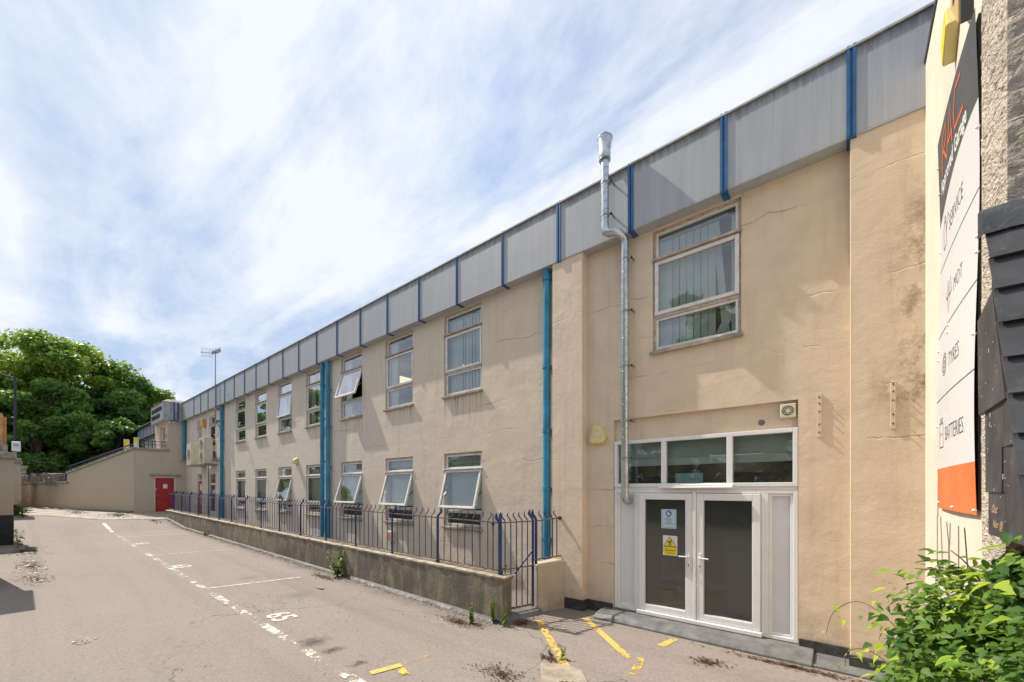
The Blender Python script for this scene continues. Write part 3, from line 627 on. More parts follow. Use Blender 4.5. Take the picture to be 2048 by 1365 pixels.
# ---- double door with side panels and transom lights
mb = MB(); yf = 6.42
frame_rect(mb, -3.03, -.474, -.015, 1.985, yf, 6.56, .05)
for x in (-2.66, -1.755 + 0, -.885): pass
mb.box(-2.66, -2.60, yf, 6.56, .035, 1.935); mb.box(-.885, -.80, yf, 6.56, .035, 1.935)
DD = mb.build('double_door', 'upvc', B, .006); DD['label'] = 'white double door with dark obscured glass'
for a, b, c in ((-2.98, -2.66, 0), (-.80, -.524, 1)):
    MB().box(a, b, 6.475, 6.50, .035, 1.935).build('side_panel', 'upvc_panel', DD)
    m_ = MB(); frame_rect(m_, a, b, .036, 1.934, 6.44, 6.476, .035); m_.build('panel_bead', 'upvc', DD, .006)
for k, (a, b) in enumerate(((-2.60, -1.765), (-1.715, -.885))):
    m_ = MB(); frame_rect(m_, a+.004, b-.004, .05, 1.93, 6.395, 6.47, .095); LF = m_.build('door_leaf', 'upvc', DD, .008)
    MB().box(a+.09, b-.09, 6.44, 6.455, .14, 1.84).build('door_glass', 'obscure', DD)
    m_ = MB(); frame_rect(m_, a+.09, b-.09, .135, 1.845, 6.40, 6.435, .016); m_.build('glazing_bead', 'upvc_panel', DD)
    hx = b - .052 if k == 0 else a + .052; sgn = -1 if k == 0 else 1
    m_ = MB(); m_.box(hx-.018, hx+.018, 6.378, 6.396, .80, 1.04); m_.tube([(hx, 6.38, .98), (hx, 6.345, .98), (hx + sgn*.03, 6.335, .98), (hx + sgn*.13, 6.34, .975)], .011, 8)
    m_.box(hx-.006, hx+.006, 6.374, 6.379, .835, .87, 1); m_.build('door_handle', ['white', 'ink'], DD, .003)
MB().box(-1.765, -1.715, 6.385, 6.47, .05, 1.95).build('meeting_stile', 'upvc', DD, .008)
MB().box(-2.62, -.87, 6.36, 6.43, -.018, .045).build('door_sill', 'upvc', DD, .01)
mb = MB(); frame_rect(mb, -3.03, -.474, 2.03, 2.80, 6.41, 6.54, .055); mb.box(-2.24, -2.17, 6.41, 6.54, 2.085, 2.745); mb.box(-1.31, -1.235, 6.41, 6.54, 2.085, 2.745)
mb.box(-3.03, -.474, 6.43, 6.54, 1.985, 2.03)
TW = mb.build('transom_window', 'upvc', B, .006)
MB().mesh([(-2.26, 6.34, 2.015), (-1.22, 6.33, 2.02), (-1.22, 6.345, 2.055), (-2.26, 6.345, 2.06), (-2.26, 6.41, 2.075), (-1.22, 6.41, 2.075)], [(0,1,2,3),(3,2,5,4)]).build('drip_strip', 'upvc', TW)
for a, b in ((-2.975, -2.24), (-2.17, -1.31), (-1.235, -.53)):
    MB().poly([(a, 6.47, 2.085), (b, 6.47, 2.085), (b, 6.47, 2.745), (a, 6.47, 2.745)]).build('glass_pane', 'glass_lo', TW)
MB().box(-2.97, -.53, 6.62, 6.64, 2.50, 2.80).build('blind_headbox', 'roller', TW)
MB().box(-2.97, -.53, 6.64, 6.67, 2.38, 2.498).build('roller_blind', 'slat', TW)
for (lx, ly, sx_) in ((-3.3, 9.2, 1.2), (-1.6, 8.4, 1.2), (-4.2, 11, 1.2), (-1.4, 10.2, 1.2), (-2.9, 12.2, 1.2)):
    MB().box(lx, lx+sx_, ly, ly+.6, 2.93, 2.96).build('ceiling_light', 'lit', TW)
MB().box(-3.48, .18, 6.7, 12.88, 2.962, 2.99).build('ceiling', 'ceiling', TW)
MB().box(-3.45, -2.9, 8.3, 8.7, -.3, 2.24).build('cabinet', 'cabinet', TW); MB().box(-1.6, -.2, 8.3, 8.8, -.3, 2.30).build('cabinet', 'cabinet', TW)
MB().box(-1.55, -1.0, 7.6, 8.2, -.38, 1.28).build('pale_desk_unit', 'curtain', TW); MB().box(-2.05, -1.65, 6.52, 6.53, 2.09, 2.24).build('card', 'cardblue', TW)

def sheet_on(name, parent, x0, x1, z0, z1, y, mat): return MB().box(x0, x1, y-.003, y, z0, z1).build(name, mat, parent)
# notices on the left leaf
n1_ = thing('safety_notice', (-2.12, 6.435, 1.5), 'pale blue safety footwear notice taped on the left door glass', 'notice')
yy = 6.432
sheet_on('paper', n1_, -2.24, -2.01, 1.38, 1.68, yy, 'paleblue')
mb = MB(); 
for a, b in (((-2.225, 1.395), (-2.025, 1.395)), ((-2.025, 1.395), (-2.025, 1.665)), ((-2.025, 1.665), (-2.225, 1.665)), ((-2.225, 1.665), (-2.225, 1.395))):
    stroke(mb, [(a[0], yy-.005, a[1]), (b[0], yy-.005, b[1])], .004, (0, 1, 0))
mb.poly([(-2.125 + .048*math.cos(t*math.pi/12), yy-.005, 1.612 + .046*math.sin(t*math.pi/12)) for t in range(24)]); mb.build('blue_border_and_disc', 'signblue', n1_)
mb = MB(); mb.poly([(x-2.125, yy-.007, z+1.612) for x, z in ((-.022,-.02),(.028,-.02),(.028,-.008),(.005,.0),(.002,.025),(-.02,.022))]); mb.build('boot_symbol', 'white', n1_)
mb = MB()
for i, t in enumerate(('SAFETY', 'FOOTWEAR', 'MUST BE', 'WORN', 'IN REAL BUILD')): text_mb(mb, t, .021, (-2.125, yy-.006, 1.538 - .0235*i), (1,0,0), (0,0,1), align='CENTER', sx=1.15)
mb.build('lettering', 'ink', n1_)
n2_ = thing('caution_notice', (-2.1, 6.435, 1.1), 'yellow and white Caution trip hazard notice on the left door glass', 'notice')
sheet_on('paper', n2_, -2.215, -1.995, .96, 1.27, yy, 'signwhite')
mb = MB(); mb.box(-2.205, -2.005, yy-.006, yy-.004, .972, 1.085); mb.poly([(-2.195, yy-.008, 1.105), (-2.015, yy-.008, 1.105), (-2.105, yy-.008, 1.245)]); mb.build('yellow_fields', 'yellow', n2_)
mb = MB(); T = [(-2.2, 1.10), (-2.01, 1.10), (-2.105, 1.25), (-2.2, 1.10), (-2.01, 1.10)]; stroke(mb, [(x, yy-.010, z) for x, z in T], .010, (0,1,0))
stroke(mb, [(-2.13, yy-.01, 1.165), (-2.10, yy-.01, 1.175), (-2.075, yy-.01, 1.19)], .012, (0,1,0)); stroke(mb, [(-2.105, yy-.01, 1.175), (-2.11, yy-.01, 1.145), (-2.13, yy-.01, 1.125)], .009, (0,1,0)); stroke(mb, [(-2.10, yy-.01, 1.17), (-2.09, yy-.01, 1.15), (-2.085, yy-.01, 1.13)], .009, (0,1,0)); stroke(mb, [(-2.125, yy-.01, 1.122), (-2.085, yy-.01, 1.118)], .009, (0,1,0))
stroke(mb, [(-2.12, yy-.01, 1.185), (-2.14, yy-.01, 1.16)], .007, (0,1,0)); stroke(mb, [(-2.09, yy-.01, 1.195), (-2.10, yy-.01, 1.205)], .016, (0,1,0))
text_mb(mb, 'Caution', .052, (-2.105, yy-.008, 1.03), (1,0,0), (0,0,1), align='CENTER'); text_mb(mb, 'Trip Hazard', .027, (-2.105, yy-.008, .992), (1,0,0), (0,0,1), align='CENTER'); mb.build('lettering', 'ink', n2_)

# ---- fixings on the wall
f_ = thing('extractor_fan', (-.58, 6.45, 3.03), 'square cream wall fan with round grille above the double door', 'fan')
MB().box(-.667, -.494, 6.40, 6.468, 2.935, 3.118).build('housing', 'cream', f_, .012)
mb = MB(); ring(mb, (-.58, 6.398, 3.028), .058, .012, (1,0,0), (0,0,1)); ring(mb, (-.58, 6.398, 3.028), .036, .010, (1,0,0), (0,0,1)); mb.build('grille', 'dark', f_)
o = MB(); ring(o, (-.886, 6.466, 2.91), .03, .02, (1,0,0), (0,0,1)); o.tube([(-.886, 6.44, 2.91), (-.886, 6.47, 2.91)], .022, 12); tag(o.build('vent_hole_cover', 'steel'), 'small round steel vent stub in the panel below the fan', 'vent')
e_ = thing('bulkhead_light', (-3.31, 6.39, 2.93), 'yellowed hexagonal bulkhead light on the wall left of the flue pipe', 'lamp')
hexa = [(-3.46, 2.84), (-3.40, 2.785), (-3.20, 2.79), (-3.14, 2.86), (-3.24, 3.08), (-3.37, 3.10)]
MB().prism(hexa, 'y', 6.31, 6.40).build('housing', 'yellow_cream', e_, .004)
mb = MB(); text_mb(mb, '- --', .05, (-3.40, 6.306, 2.84), (1,0,0), (0,0,1)); mb.poly([(-3.37, 6.304, 2.90), (-3.23, 6.304, 2.90), (-3.25, 6.304, 3.0), (-3.35, 6.304, 3.0)]); mb.build('lens', 'cream', e_)
def bracket(x, z0, z1, y, label):
    t = thing('fixing_plate', (x, y, z0), label, 'plate', 'old drilled fixing plates')
    MB().box(x-.022, x+.022, y-.02, y+.01, z0, z1).build('plate', 'facade', t, .003)
    for i, zz_ in enumerate((.06, .16, .32, .42, .5)):
        if z0+zz_ < z1: MB().tube([(x, y-.04, z0+zz_), (x, y-.01, z0+zz_)], .009, 8).build('bolt', 'rust', t)
bracket(-.25, 2.65, 3.2, 6.40, 'painted drilled fixing plate on the wall just right of the fan')
bracket(.415, 2.67, 3.2, 6.215, 'rust stained drilled fixing plate on the far right pilaster')
yl = thing('security_lamp', (-15.42, 6.38, 3.0), 'small yellow wedge shaped lamp on the wall left of the twin blue pipes', 'lamp')
MB().prism([(6.40, 3.13), (6.28, 3.07), (6.25, 2.92), (6.40, 2.90)], 'x', -15.52, -15.32).build('housing', 'yellow_cream', yl, .01); MB().box(-15.49, -15.35, 6.245, 6.27, 2.935, 3.03).build('lens', 'cream', yl)
mbx = thing('meter_box', (-9.46, 6.38, .6), 'small cream box with red print low on the wall behind the railing', 'meter box')
MB().box(-9.60, -9.35, 6.30, 6.40, .56, .86).build('housing', 'cream', mbx, .012); mb = MB()
for i in range(4): mb.box(-9.56, -9.42, 6.295, 6.299, .78-.05*i, .80-.05*i)
mb.build('red_print', 'signred', mbx)
ob_ = thing('sounder_box', (-27.0, 6.38, 5.5), 'amber alarm box between the two far upper windows above the air conditioners', 'alarm box')
MB().prism([(-27.15, 5.38), (-26.85, 5.32), (-26.72, 5.5), (-26.8, 5.78), (-27.15, 5.78)], 'y', 6.22, 6.40).build('housing', 'timber', ob_, .02)

# ---- blue downpipes
def collar(m_, x, y, z, r, up=True): m_.tube([(x, y, z-.035), (x, y, z+.035)], r*1.18, 14)
def downpipe(x, y, z0, z1, r, label, cols, tail=None, head=None):
    t = thing('downpipe', (x, y, z0), label, 'downpipe', 'blue rainwater pipes')
    path = ([head] if head else []) + [(x, y, z1), (x, y, z0)]
    MB().tube(path, r, 16).build('pipe', 'pipe', t)
    for z in cols:
        m_ = MB(); collar(m_, x, y, z, r); m_.box(x-.014, x+.014, y, 6.44, z-.012, z+.012); m_.tube([(x+r*1.1, y+.03, z), (x+r*1.9, y+.06, z)], .012, 6); m_.build('collar', 'pipe', t)
    return t
downpipe(-4.345, 6.31, -.1, 6.14, .073, 'blue downpipe beside the tall pilaster behind the gate', (1.05, 2.0, 3.1, 4.3, 5.95))
t = downpipe(-13.27, 6.30, .52, 6.14, .066, 'left pipe of the twin blue downpipes, elbowed at the foot', (1.6, 2.9, 4.3, 5.4))
MB().tube([(-13.27, 6.30, .55), (-13.27, 6.29, .42), (-13.33, 6.28, .36), (-13.95, 6.28, .40), (-14.02, 6.28, .36), (-14.04, 6.28, .28), (-14.04, 6.28, -.1)], .062, 12).build('elbow', 'pipe', t)
downpipe(-12.88, 6.30, -.1, 6.14, .066, 'right pipe of the twin blue downpipes, straight to the ground', (1.5, 2.7, 4.0, 5.2))
downpipe(-23.75, 6.30, -.1, 6.14, .075, 'blue downpipe right of the roof aerial', (3.5, 4.4, 1.8))
t = thing('drain_hose', (-12.6, 6.3, .1), 'black flexible pipe stub low on the wall between the twin pipes and the window', 'hose')
MB().tube([(-13.6, 6.3, .22), (-13.2, 6.28, .08), (-12.85, 6.2, .05), (-12.4, 6.25, .2), (-12.1, 6.36, .3)], .035, 8).build('hose', 'dark', t)

# ---- galvanised flue
fl = thing('flue_pipe', (-2.78, 6.3, 1.9), 'galvanised spiral duct rising from the door side panel to a cowl above the roof', 'flue')
P = [(-2.78, 6.44, 1.80), (-2.78, 6.36, 1.80), (-2.78, 6.30, 1.83), (-2.78, 6.28, 1.90), (-2.78, 6.28, 6.02), (-2.785, 6.26, 6.09), (-2.82, 6.18, 6.14), (-2.88, 6.09, 6.15), (-2.96, 6.07, 6.155), (-3.01, 6.065, 6.19), (-3.027, 6.06, 6.26), (-3.027, 6.06, 7.42)]
MB().tube(P, .064, 20).build('duct', 'galv', fl)
mb = MB()
def helix(m_, x, y, z0, z1, r, pitch):
    n_ = int((z1-z0)/pitch*14); pts = [(x + r*math.cos(2*math.pi*i/14), y + r*math.sin(2*math.pi*i/14), z0 + (z1-z0)*i/n_) for i in range(n_+1)]
    m_.tube(pts, .0028, 4)
helix(mb, -2.78, 6.28, 1.92, 6.0, .065, .135); helix(mb, -3.027, 6.06, 6.28, 7.38, .065, .135); mb.build('spiral_seam', 'galv_seam', fl)
for z in (5.75, 4.9, 4.0, 3.1, 2.5):
    m_ = MB(); m_.tube([(-2.78, 6.28, z-.014), (-2.78, 6.28, z+.014)], .071, 18); m_.box(-2.72, -2.66, 6.27, 6.29, z-.012, z+.012); m_.box(-2.68, -2.66, 6.27, 6.41, z-.012, z+.012); m_.build('pipe_clip', 'steel', fl)
for z in (6.98, 6.45):
    m_ = MB(); m_.tube([(-3.027, 6.06, z-.014), (-3.027, 6.06, z+.014)], .071, 18); m_.box(-2.97, -2.91, 6.05, 6.07, z-.012, z+.012); m_.box(-2.93, -2.91, 6.05, 6.20, z-.012, z+.012); m_.build('pipe_clip', 'steel', fl)
MB().tube([(-3.027, 6.06, 7.36), (-3.027, 6.06, 7.37), (-3.027, 6.06, 7.50), (-3.027, 6.06, 7.505), (-3.027, 6.06, 7.70), (-3.027, 6.06, 7.712), (-3.027, 6.06, 7.72), (-3.027, 6.06, 7.80), (-3.027, 6.06, 7.82)],
          [.080, .090, .092, .088, .122, .124, .085, .052, .02], 22).build('cowl', 'galv', fl)
MB().tube([(-3.027, 6.06, 7.355), (-3.027, 6.06, 7.375)], .094, 20).build('cowl_band', 'galv_seam', fl); MB().tube([(-3.027, 6.06, 7.70), (-3.027, 6.06, 7.712)], .126, 20).build('cowl_band', 'galv_seam', fl)
# ------------------------------------------------------------------ low wall, railing, gate
def wt(x): return .60 + (-4.2 - x) * .0125            # top of the low wall
YL = 4.84
lw = thing('low_wall', (-16, YL, 0), 'long stained low concrete wall carrying the navy railing', 'wall')
mb = MB(); mb.mesh([(-4.16, YL, -.3), (-27.6, YL, -.1), (-27.6, YL+.28, -.1), (-4.22, YL+.28, -.3), (-4.16, YL, wt(-4.2)-.04), (-27.6, YL, wt(-27.6)-.04), (-27.6, YL+.28, wt(-27.6)-.04), (-4.22, YL+.28, wt(-4.2)-.04)],
        [(0,1,2,3),(4,7,6,5),(0,4,5,1),(1,5,6,2),(2,6,7,3),(3,7,4,0)]); mb.build('wall', 'lowwall', lw, .01)
# uneven broken top screed
n_ = 160; vs = []; fs = []
for i in range(n_ + 1):
    x = -4.14 + (-27.62 + 4.14) * i / n_; j = random.uniform(-.008, .010); k = random.uniform(-.012, .004); top = wt(x)
    vs += [(x, YL-.012+j, top-.045), (x, YL-.015+j, top-.006+k), (x, YL+.04, top+k*.5), (x, YL+.295, top)]
for i in range(n_):
    for c in range(3): fs.append((4*i+c, 4*i+c+1, 4*i+c+5, 4*i+c+4))
fs += [(0, 3, 2, 1)]; mb = MB(); mb.mesh(vs, fs); mb.build('top_screed', 'coping', lw)
mb = MB()
for i in range(60):
    x0 = -4.14 - 23.4*i/60; x1 = -4.14 - 23.4*(i+1)/60; a, b = random.uniform(.02, .06), random.uniform(.02, .05)
    mb.mesh([(x0, YL, g(x0)+.05), (x0, YL-.045, g(x0)+.03), (x0, YL-.06-a, g(x0)-.01), (x1, YL, g(x1)+.05), (x1, YL-.045, g(x1)+.03), (x1, YL-.06-a, g(x1)-.01)], [(0,1,4,3),(1,2,5,4)])
tag(mb.build('wall_foot_kerb', 'membrane'), kind='structure')

tag((lambda m_: [m_.poly([(x, y, g(x)+.006), (x+a, y+b, g(x)+.02), (x+a*.3, y-b, g(x)+.012)]) for x, y, a, b in [(random.uniform(-27, -4.2), 4.76-abs(random.gauss(0, .09)), random.uniform(-.03, .03), random.uniform(.006, .02)) for _ in range(1900)]] and m_.build('leaf_litter', 'litter'))(MB()), 'thin drift of grit and dead leaves along the whole low wall foot', 'dead leaves', kind='stuff')
rl = thing('railing', (-16, YL+.13, .8), 'navy painted iron railing with curled finials on the long low wall', 'railing')
RL = wloc(rl); YR = YL + .13
top_h, bot_h = .84, .06
def rails(name, mat, h, wd, ht):
    MB().beam((-4.33, YR, wt(-4.33)+h), (-27.5, YR, wt(-27.5)+h), wd, ht).build(name, mat, rl)
rails('top_rail', 'rust', top_h, .030, .018); rails('bottom_rail', 'rust', bot_h, .034, .020)
def curl(m_, x, y, z0, zr, r, dx, dy, s_=1.0, flat=False, seg=6):
    """bar from z0 to the rail at zr, then the S-shaped finial leaning along (dx, dy)"""
    P = [(x, y, z0), (x, y, zr)] + [(x+dx*a*s_, y+dy*a*s_, zr+b*s_) for a, b in ((.006,.03),(.028,.060),(.055,.085),(.066,.112),(.062,.145),(.050,.172))]
    rr = [r, r, r, r*1.05, r*1.15, r*1.15, r*.8, r*.2]
    m_.tube(P, rr, seg)
def bar_mesh(name, r, s_, thick=False):
    m_ = MB(); curl(m_, 0, 0, -.78, 0, r, .25, .97, s_, seg=5 if not thick else 8)
    if thick: m_.box(-.022, .022, -.012, .012, -.86, .02); m_.box(-.035, .035, -.02, .02, -.86, -.80)
    o = m_.build(name, 'rail'); me = o.data; bpy.data.objects.remove(o); return me
bar_me = bar_mesh('bar', .0085, 1.0); post_me = bar_mesh('post', .021, 1.12, True)
px0 = -4.62; n_bar = 0; x = px0; i = 0
while x > -27.3:
    post = (i % 8 == 7)
    o = bpy.data.objects.new('post' if post else 'bar', post_me if post else bar_me); C.objects.link(o); o.parent = rl
    z = wt(x) + top_h; o.location = (x - RL.x, YR - RL.y, z - RL.z)
    o.rotation_euler = (random.uniform(-.006, .006), random.uniform(-.006, .006), random.uniform(-.25, .25))
    x -= .1826; i += 1
# corner post, gate and the short return railing on the pier
def along(t, z): return (-4.33 + .262*t*1.0, 4.97 + .93*t*1.0, z)        # t in metres*~1 along the gate line
GD = Vector((.27, .963, 0))
def G(t, z): return Vector((-4.33, 4.95, 0)) + GD * t + Vector((0, 0, z))
cp = MB(); p = G(0, 0); cp.box(p.x-.025, p.x+.025, p.y-.018, p.y+.018, .60, 1.44); curl(cp, p.x-.012, p.y, 1.40, 1.42, .022, -.6, -.4, 1.1, seg=8); curl(cp, p.x+.012, p.y, 1.40, 1.42, .022, -.5, .5, 1.15, seg=8); cp.build('corner_post', 'rail', rl)
mb = MB(); mb.tube([(-4.50, YR, 1.24), (-4.50, YR, 1.38), (-4.50, YR, 1.42), (-4.50, YR, 1.46), (-4.50, YR, 1.60)], [.009, .012, .032, .012, .004], 8); mb.tube([(-4.50, YR, .64), (-4.50, YR, 1.3)], .009, 6); mb.build('spear_bar', 'rail', rl)
gt = thing('gate', tuple(G(.35, -.1)), 'narrow navy iron gate with rusty bars between the low wall and pier', 'gate')
MB().beam(G(.02, 1.445), G(.70, 1.445), .03, .02).build('top_rail', 'rust', gt); MB().beam(G(.02, .68), G(.70, .68), .03, .02).build('middle_rail', 'rust', gt)
MB().beam(G(.04, .02), G(.70, .02), .03, .03).build('bottom_rail', 'rust', gt); MB().beam(G(.05, .36), G(.68, .95), .014, .03).build('diagonal_brace', 'rail', gt)
for t_ in (.10, .215, .33, .445, .56): m_ = MB(); q = G(t_, 0); curl(m_, q.x, q.y, .02, 1.445, .0095, -.9, -.25, 1.0); m_.build('bar', 'rail', gt)
m_ = MB(); m_.beam(G(.675, -.02), G(.675, 1.46), .03, .035); q = G(.675, 0); curl(m_, q.x, q.y, 1.40, 1.45, .022, -.9, -.2, 1.15, seg=8); m_.build('hinge_stile', 'rail', gt)
m_ = MB(); m_.beam(G(.04, -.02), G(.04, .66), .02, .03); m_.build('latch_stile', 'rail', gt)
m_ = MB(); m_.tube([G(-.05, .70), G(.08, .69), G(.14, .74)], .012, 6); m_.tube([G(-.02, .76), G(0, .70), G(.03, .64)], .01, 6); m_.build('latch', 'rust', gt)
pr = thing('gate_pier', (-3.98, 5.9, 0), 'short stained concrete pier between the gate and the building', 'wall')
mb = MB(); A, Bq = (-4.05, 5.62), (-3.88, 6.22); mb.mesh([(*A, -.3), (*Bq, -.3), (-4.17, 6.22, -.3), (-4.28, 5.68, -.3), (*A, .70), (*Bq, .72), (-4.17, 6.22, .72), (-4.28, 5.68, .70)], [(0,1,2,3),(4,7,6,5),(0,4,5,1),(1,5,6,2),(2,6,7,3),(3,7,4,0)])
mb.build('pier', 'oldwall', pr, .02)
rs = thing('return_railing', (-4.1, 5.95, 1), 'short navy railing on the pier between gate post and pilaster', 'railing')
m_ = MB(); m_.beam(G(.745, -.12), G(.745, 1.46), .03, .04); q = G(.745, 0); curl(m_, q.x, q.y, 1.40, 1.45, .022, -.9, -.2, 1.15, seg=8); m_.build('gate_post', 'rail', rs)
MB().beam(G(.72, 1.445), G(1.31, 1.475), .03, .02).build('top_rail', 'rust', rs); MB().beam(G(.72, .78), G(1.31, .79), .03, .02).build('bottom_rail', 'rust', rs)
for t_ in (.88, 1.0, 1.12, 1.22): m_ = MB(); q = G(t_, 0); curl(m_, q.x, q.y, .78, 1.455, .0095, -.9, -.25, 1.0); m_.build('bar', 'rail', rs)
m_ = MB(); m_.tube([G(1.27, 1.47), G(1.31, 1.475)], .035, 8); m_.build('fixing', 'rust', rs)
mb = MB(); a = G(.0, 0); b = G(.75, 0); mb.mesh([(a.x-.1, a.y, -.2), (b.x-.1, b.y, -.2), (b.x+.22, b.y-.02, -.2), (a.x+.22, a.y-.02, -.2), (a.x-.1, a.y, -.05), (b.x-.1, b.y, -.05), (b.x+.13, b.y-.02, -.055), (a.x+.13, a.y-.02, -.055)], [(0,1,2,3),(4,7,6,5),(0,4,5,1),(1,5,6,2),(2,6,7,3),(3,7,4,0)])
tag(mb.build('gate_threshold', 'kerb', bevel=.015), kind='structure')
mb = MB(); mb.box(-27.5, -4.4, YL+.3, 6.39, -.7, -.55); tag(mb.build('lightwell_floor', 'kerb'), kind='structure')

# ------------------------------------------------------------------ stair wing with the red door, retaining wall
A = thing('stair_wing', (-31, 5, .65), 'projecting cream stair wing with a wide red door and grey box fascia', 'building')
# lower wall face at x=-31
mb = MB(); 
def xface(m_, x0, x1, cells, mi=0):
    for (ya, yb, za, zb) in cells: m_.box(x0, x1, ya, yb, za, zb, mi)
xface(mb, -31.3, -31.0, [(4.05, 4.92, .3, 4.22), (5.90, 6.70, .3, 4.22), (4.92, 5.90, 2.70, 4.22)])
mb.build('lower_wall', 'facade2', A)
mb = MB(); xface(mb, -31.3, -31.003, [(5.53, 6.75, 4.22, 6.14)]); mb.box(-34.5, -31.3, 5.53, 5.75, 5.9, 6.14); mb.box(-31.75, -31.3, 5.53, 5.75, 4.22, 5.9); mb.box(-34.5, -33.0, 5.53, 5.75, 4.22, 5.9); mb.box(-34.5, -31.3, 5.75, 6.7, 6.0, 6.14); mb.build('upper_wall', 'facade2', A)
D = box('door', 'red', A, -31.12, -31.06, 4.98, 5.84, .66, 2.64); D['label'] = 'wide red panelled door'
mb = MB()
for z0, z1 in ((.75, 1.25), (1.32, 1.62), (1.70, 2.55)): mb.box(-31.065, -31.05, 5.06, 5.76, z0, z1)
mb.build('door_panel', 'red', D, .008)
mb = MB(); mb.box(-31.12, -31.03, 4.92, 4.98, .64, 2.70); mb.box(-31.12, -31.03, 5.84, 5.90, .64, 2.70); mb.box(-31.12, -31.03, 4.98, 5.84, 2.64, 2.70); mb.build('frame', 'frame', D)
MB().box(-31.05, -31.04, 5.33, 5.53, 2.02, 2.26).build('notice', 'white', D)
m_ = MB(); m_.prism([(5.43+.055*math.cos(k*math.pi/8), 2.34+.055*math.sin(k*math.pi/8)) for k in range(16)], 'x', -31.05, -31.04); m_.build('blue_disc', 'signblue', D)
MB().tube([(-31.05, 5.02, 1.6), (-31.0, 5.02, 1.6), (-31.0, 5.14, 1.6)], .014, 6).build('handle', 'steel', D); MB().box(-31.05, -31.03, 5.0, 5.04, 1.9, 2.05).build('lock', 'cream', D)
box('lintel_ledge', 'sill', A, -31.05, -30.86, 4.72, 6.12, 2.78, 2.85)
# landing
mb = MB(); mb.box(-33.5, -31.3, 4.1, 5.53, 4.0, 4.22); mb.build('landing_slab', 'facade2', A)
mb = MB(); mb.box(-31.4, -30.93, 3.98, 5.6, 4.22, 4.35); mb.build('coping', 'coping', A, .01)
# upper door in the side face
D = box('upper_door', 'redpipe', A, -32.7, -31.95, 5.72, 5.76, 4.3, 5.85); mb = MB(); frame_rect(mb, -33.0, -31.75, 4.3, 5.9, 5.62, 5.7, .08); mb.build('frame', 'frame', D)
mb = MB(); frame_rect(mb, -33.3, -31.5, 4.3, 6.08, 5.515, 5.53, .05); mb.build('door_moulding', 'facade2', A)
MB().box(-31.44, -31.26, 5.515, 5.53, 5.05, 5.3).build('small_sign', 'signblue', A)
# box fascia of the wing
mb = MB(); mb.box(-34.2, -30.9, 5.28, 5.34, 6.06, 7.15); mb.box(-34.2, -30.9, 5.34, 6.2, 6.04, 6.10); mb.build('side_fascia', 'fascia', A)
MB().box(-30.9, -30.84, 5.28, 6.19, 6.04, 7.15).build('front_fascia', 'mildew', A)
mb = MB(); mb.mesh([(-34.2, 5.26, 7.15), (-30.82, 5.26, 7.15), (-30.82, 6.3, 7.15), (-34.2, 6.3, 7.15), (-34.0, 5.55, 7.33), (-31.1, 5.55, 7.33), (-31.1, 6.6, 7.33), (-34.0, 6.6, 7.33)], [(0,3,2,1),(4,5,6,7),(0,1,5,4),(1,2,6,5),(2,3,7,6),(3,0,4,7)]); mb.build('roof_edge', 'coping', A)
for y in (5.80, 5.98): m_ = MB(); m_.box(-30.84, -30.80, y-.035, y+.035, 6.03, 7.17); m_.build('fascia_rib', 'blue', A)
mb = MB(); random.seed(3)
for r_, z in enumerate((6.66, 6.26)):
    x = -33.95
    while x < -31.2 - .5*r_:
        mb.box(x, x+.04, 5.262, 5.275, z, z+.26); mb.box(x+.04, x+.17, 5.262, 5.275, z+random.choice((.0, .1, .22)), z+random.choice((.04, .14, .26))); mb.box(x+.15, x+.19, 5.262, 5.275, z, z+random.choice((.12, .26))); x += .27
tag(mb.build('faded_lettering', 'dark', A), kind='stuff')
t = thing('flood_camera', (-30.95, 5.5, 6.0), 'pair of small lamps tucked under the stair wing fascia corner', 'lamp')
MB().tube([(-30.98, 5.62, 5.98), (-30.9, 5.6, 5.95)], .055, 10).build('lamp_head', 'white', t); MB().tube([(-30.98, 5.80, 5.98), (-30.9, 5.80, 5.96)], .055, 10).build('lamp_head', 'white', t); MB().tube([(-30.98, 5.60, 6.04), (-30.98, 5.85, 6.04)], .015, 6).build('bracket', 'dark', t)
m_ = MB(); m_.tube([(-31, 6.18, 3.68), (-30.9, 6.14, 3.70), (-30.86, 6.08, 3.69)], .022, 8); tag(m_.build('overflow_spout', 'steel'), 'short metal spout sticking from the stair wing wall above the red door', 'pipe')
t = thing('downpipe', (-30.9, 6.28, 3.75), 'blue downpipe in the corner of the stair wing feeding the cross pipe', 'downpipe', 'blue rainwater pipes')
MB().tube([(-30.9, 6.28, 6.08), (-30.9, 6.28, 3.85), (-30.88, 6.27, 3.78)], .08, 12).build('pipe', 'pipe', t)
MB().tube([(-30.88, 6.27, 3.80), (-30.7, 6.27, 3.72), (-29.9, 6.28, 3.60), (-24.1, 6.28, 3.46), (-23.8, 6.28, 3.45)], .062, 10).build('cross_pipe', 'steel', t)
MB().tube([(-25.9, 6.3, 3.45), (-25.9, 6.3, 3.3), (-26.1, 6.33, 3.1), (-26.1, 6.34, .6)], .025, 8).build('waste_pipe', 'steel', t)

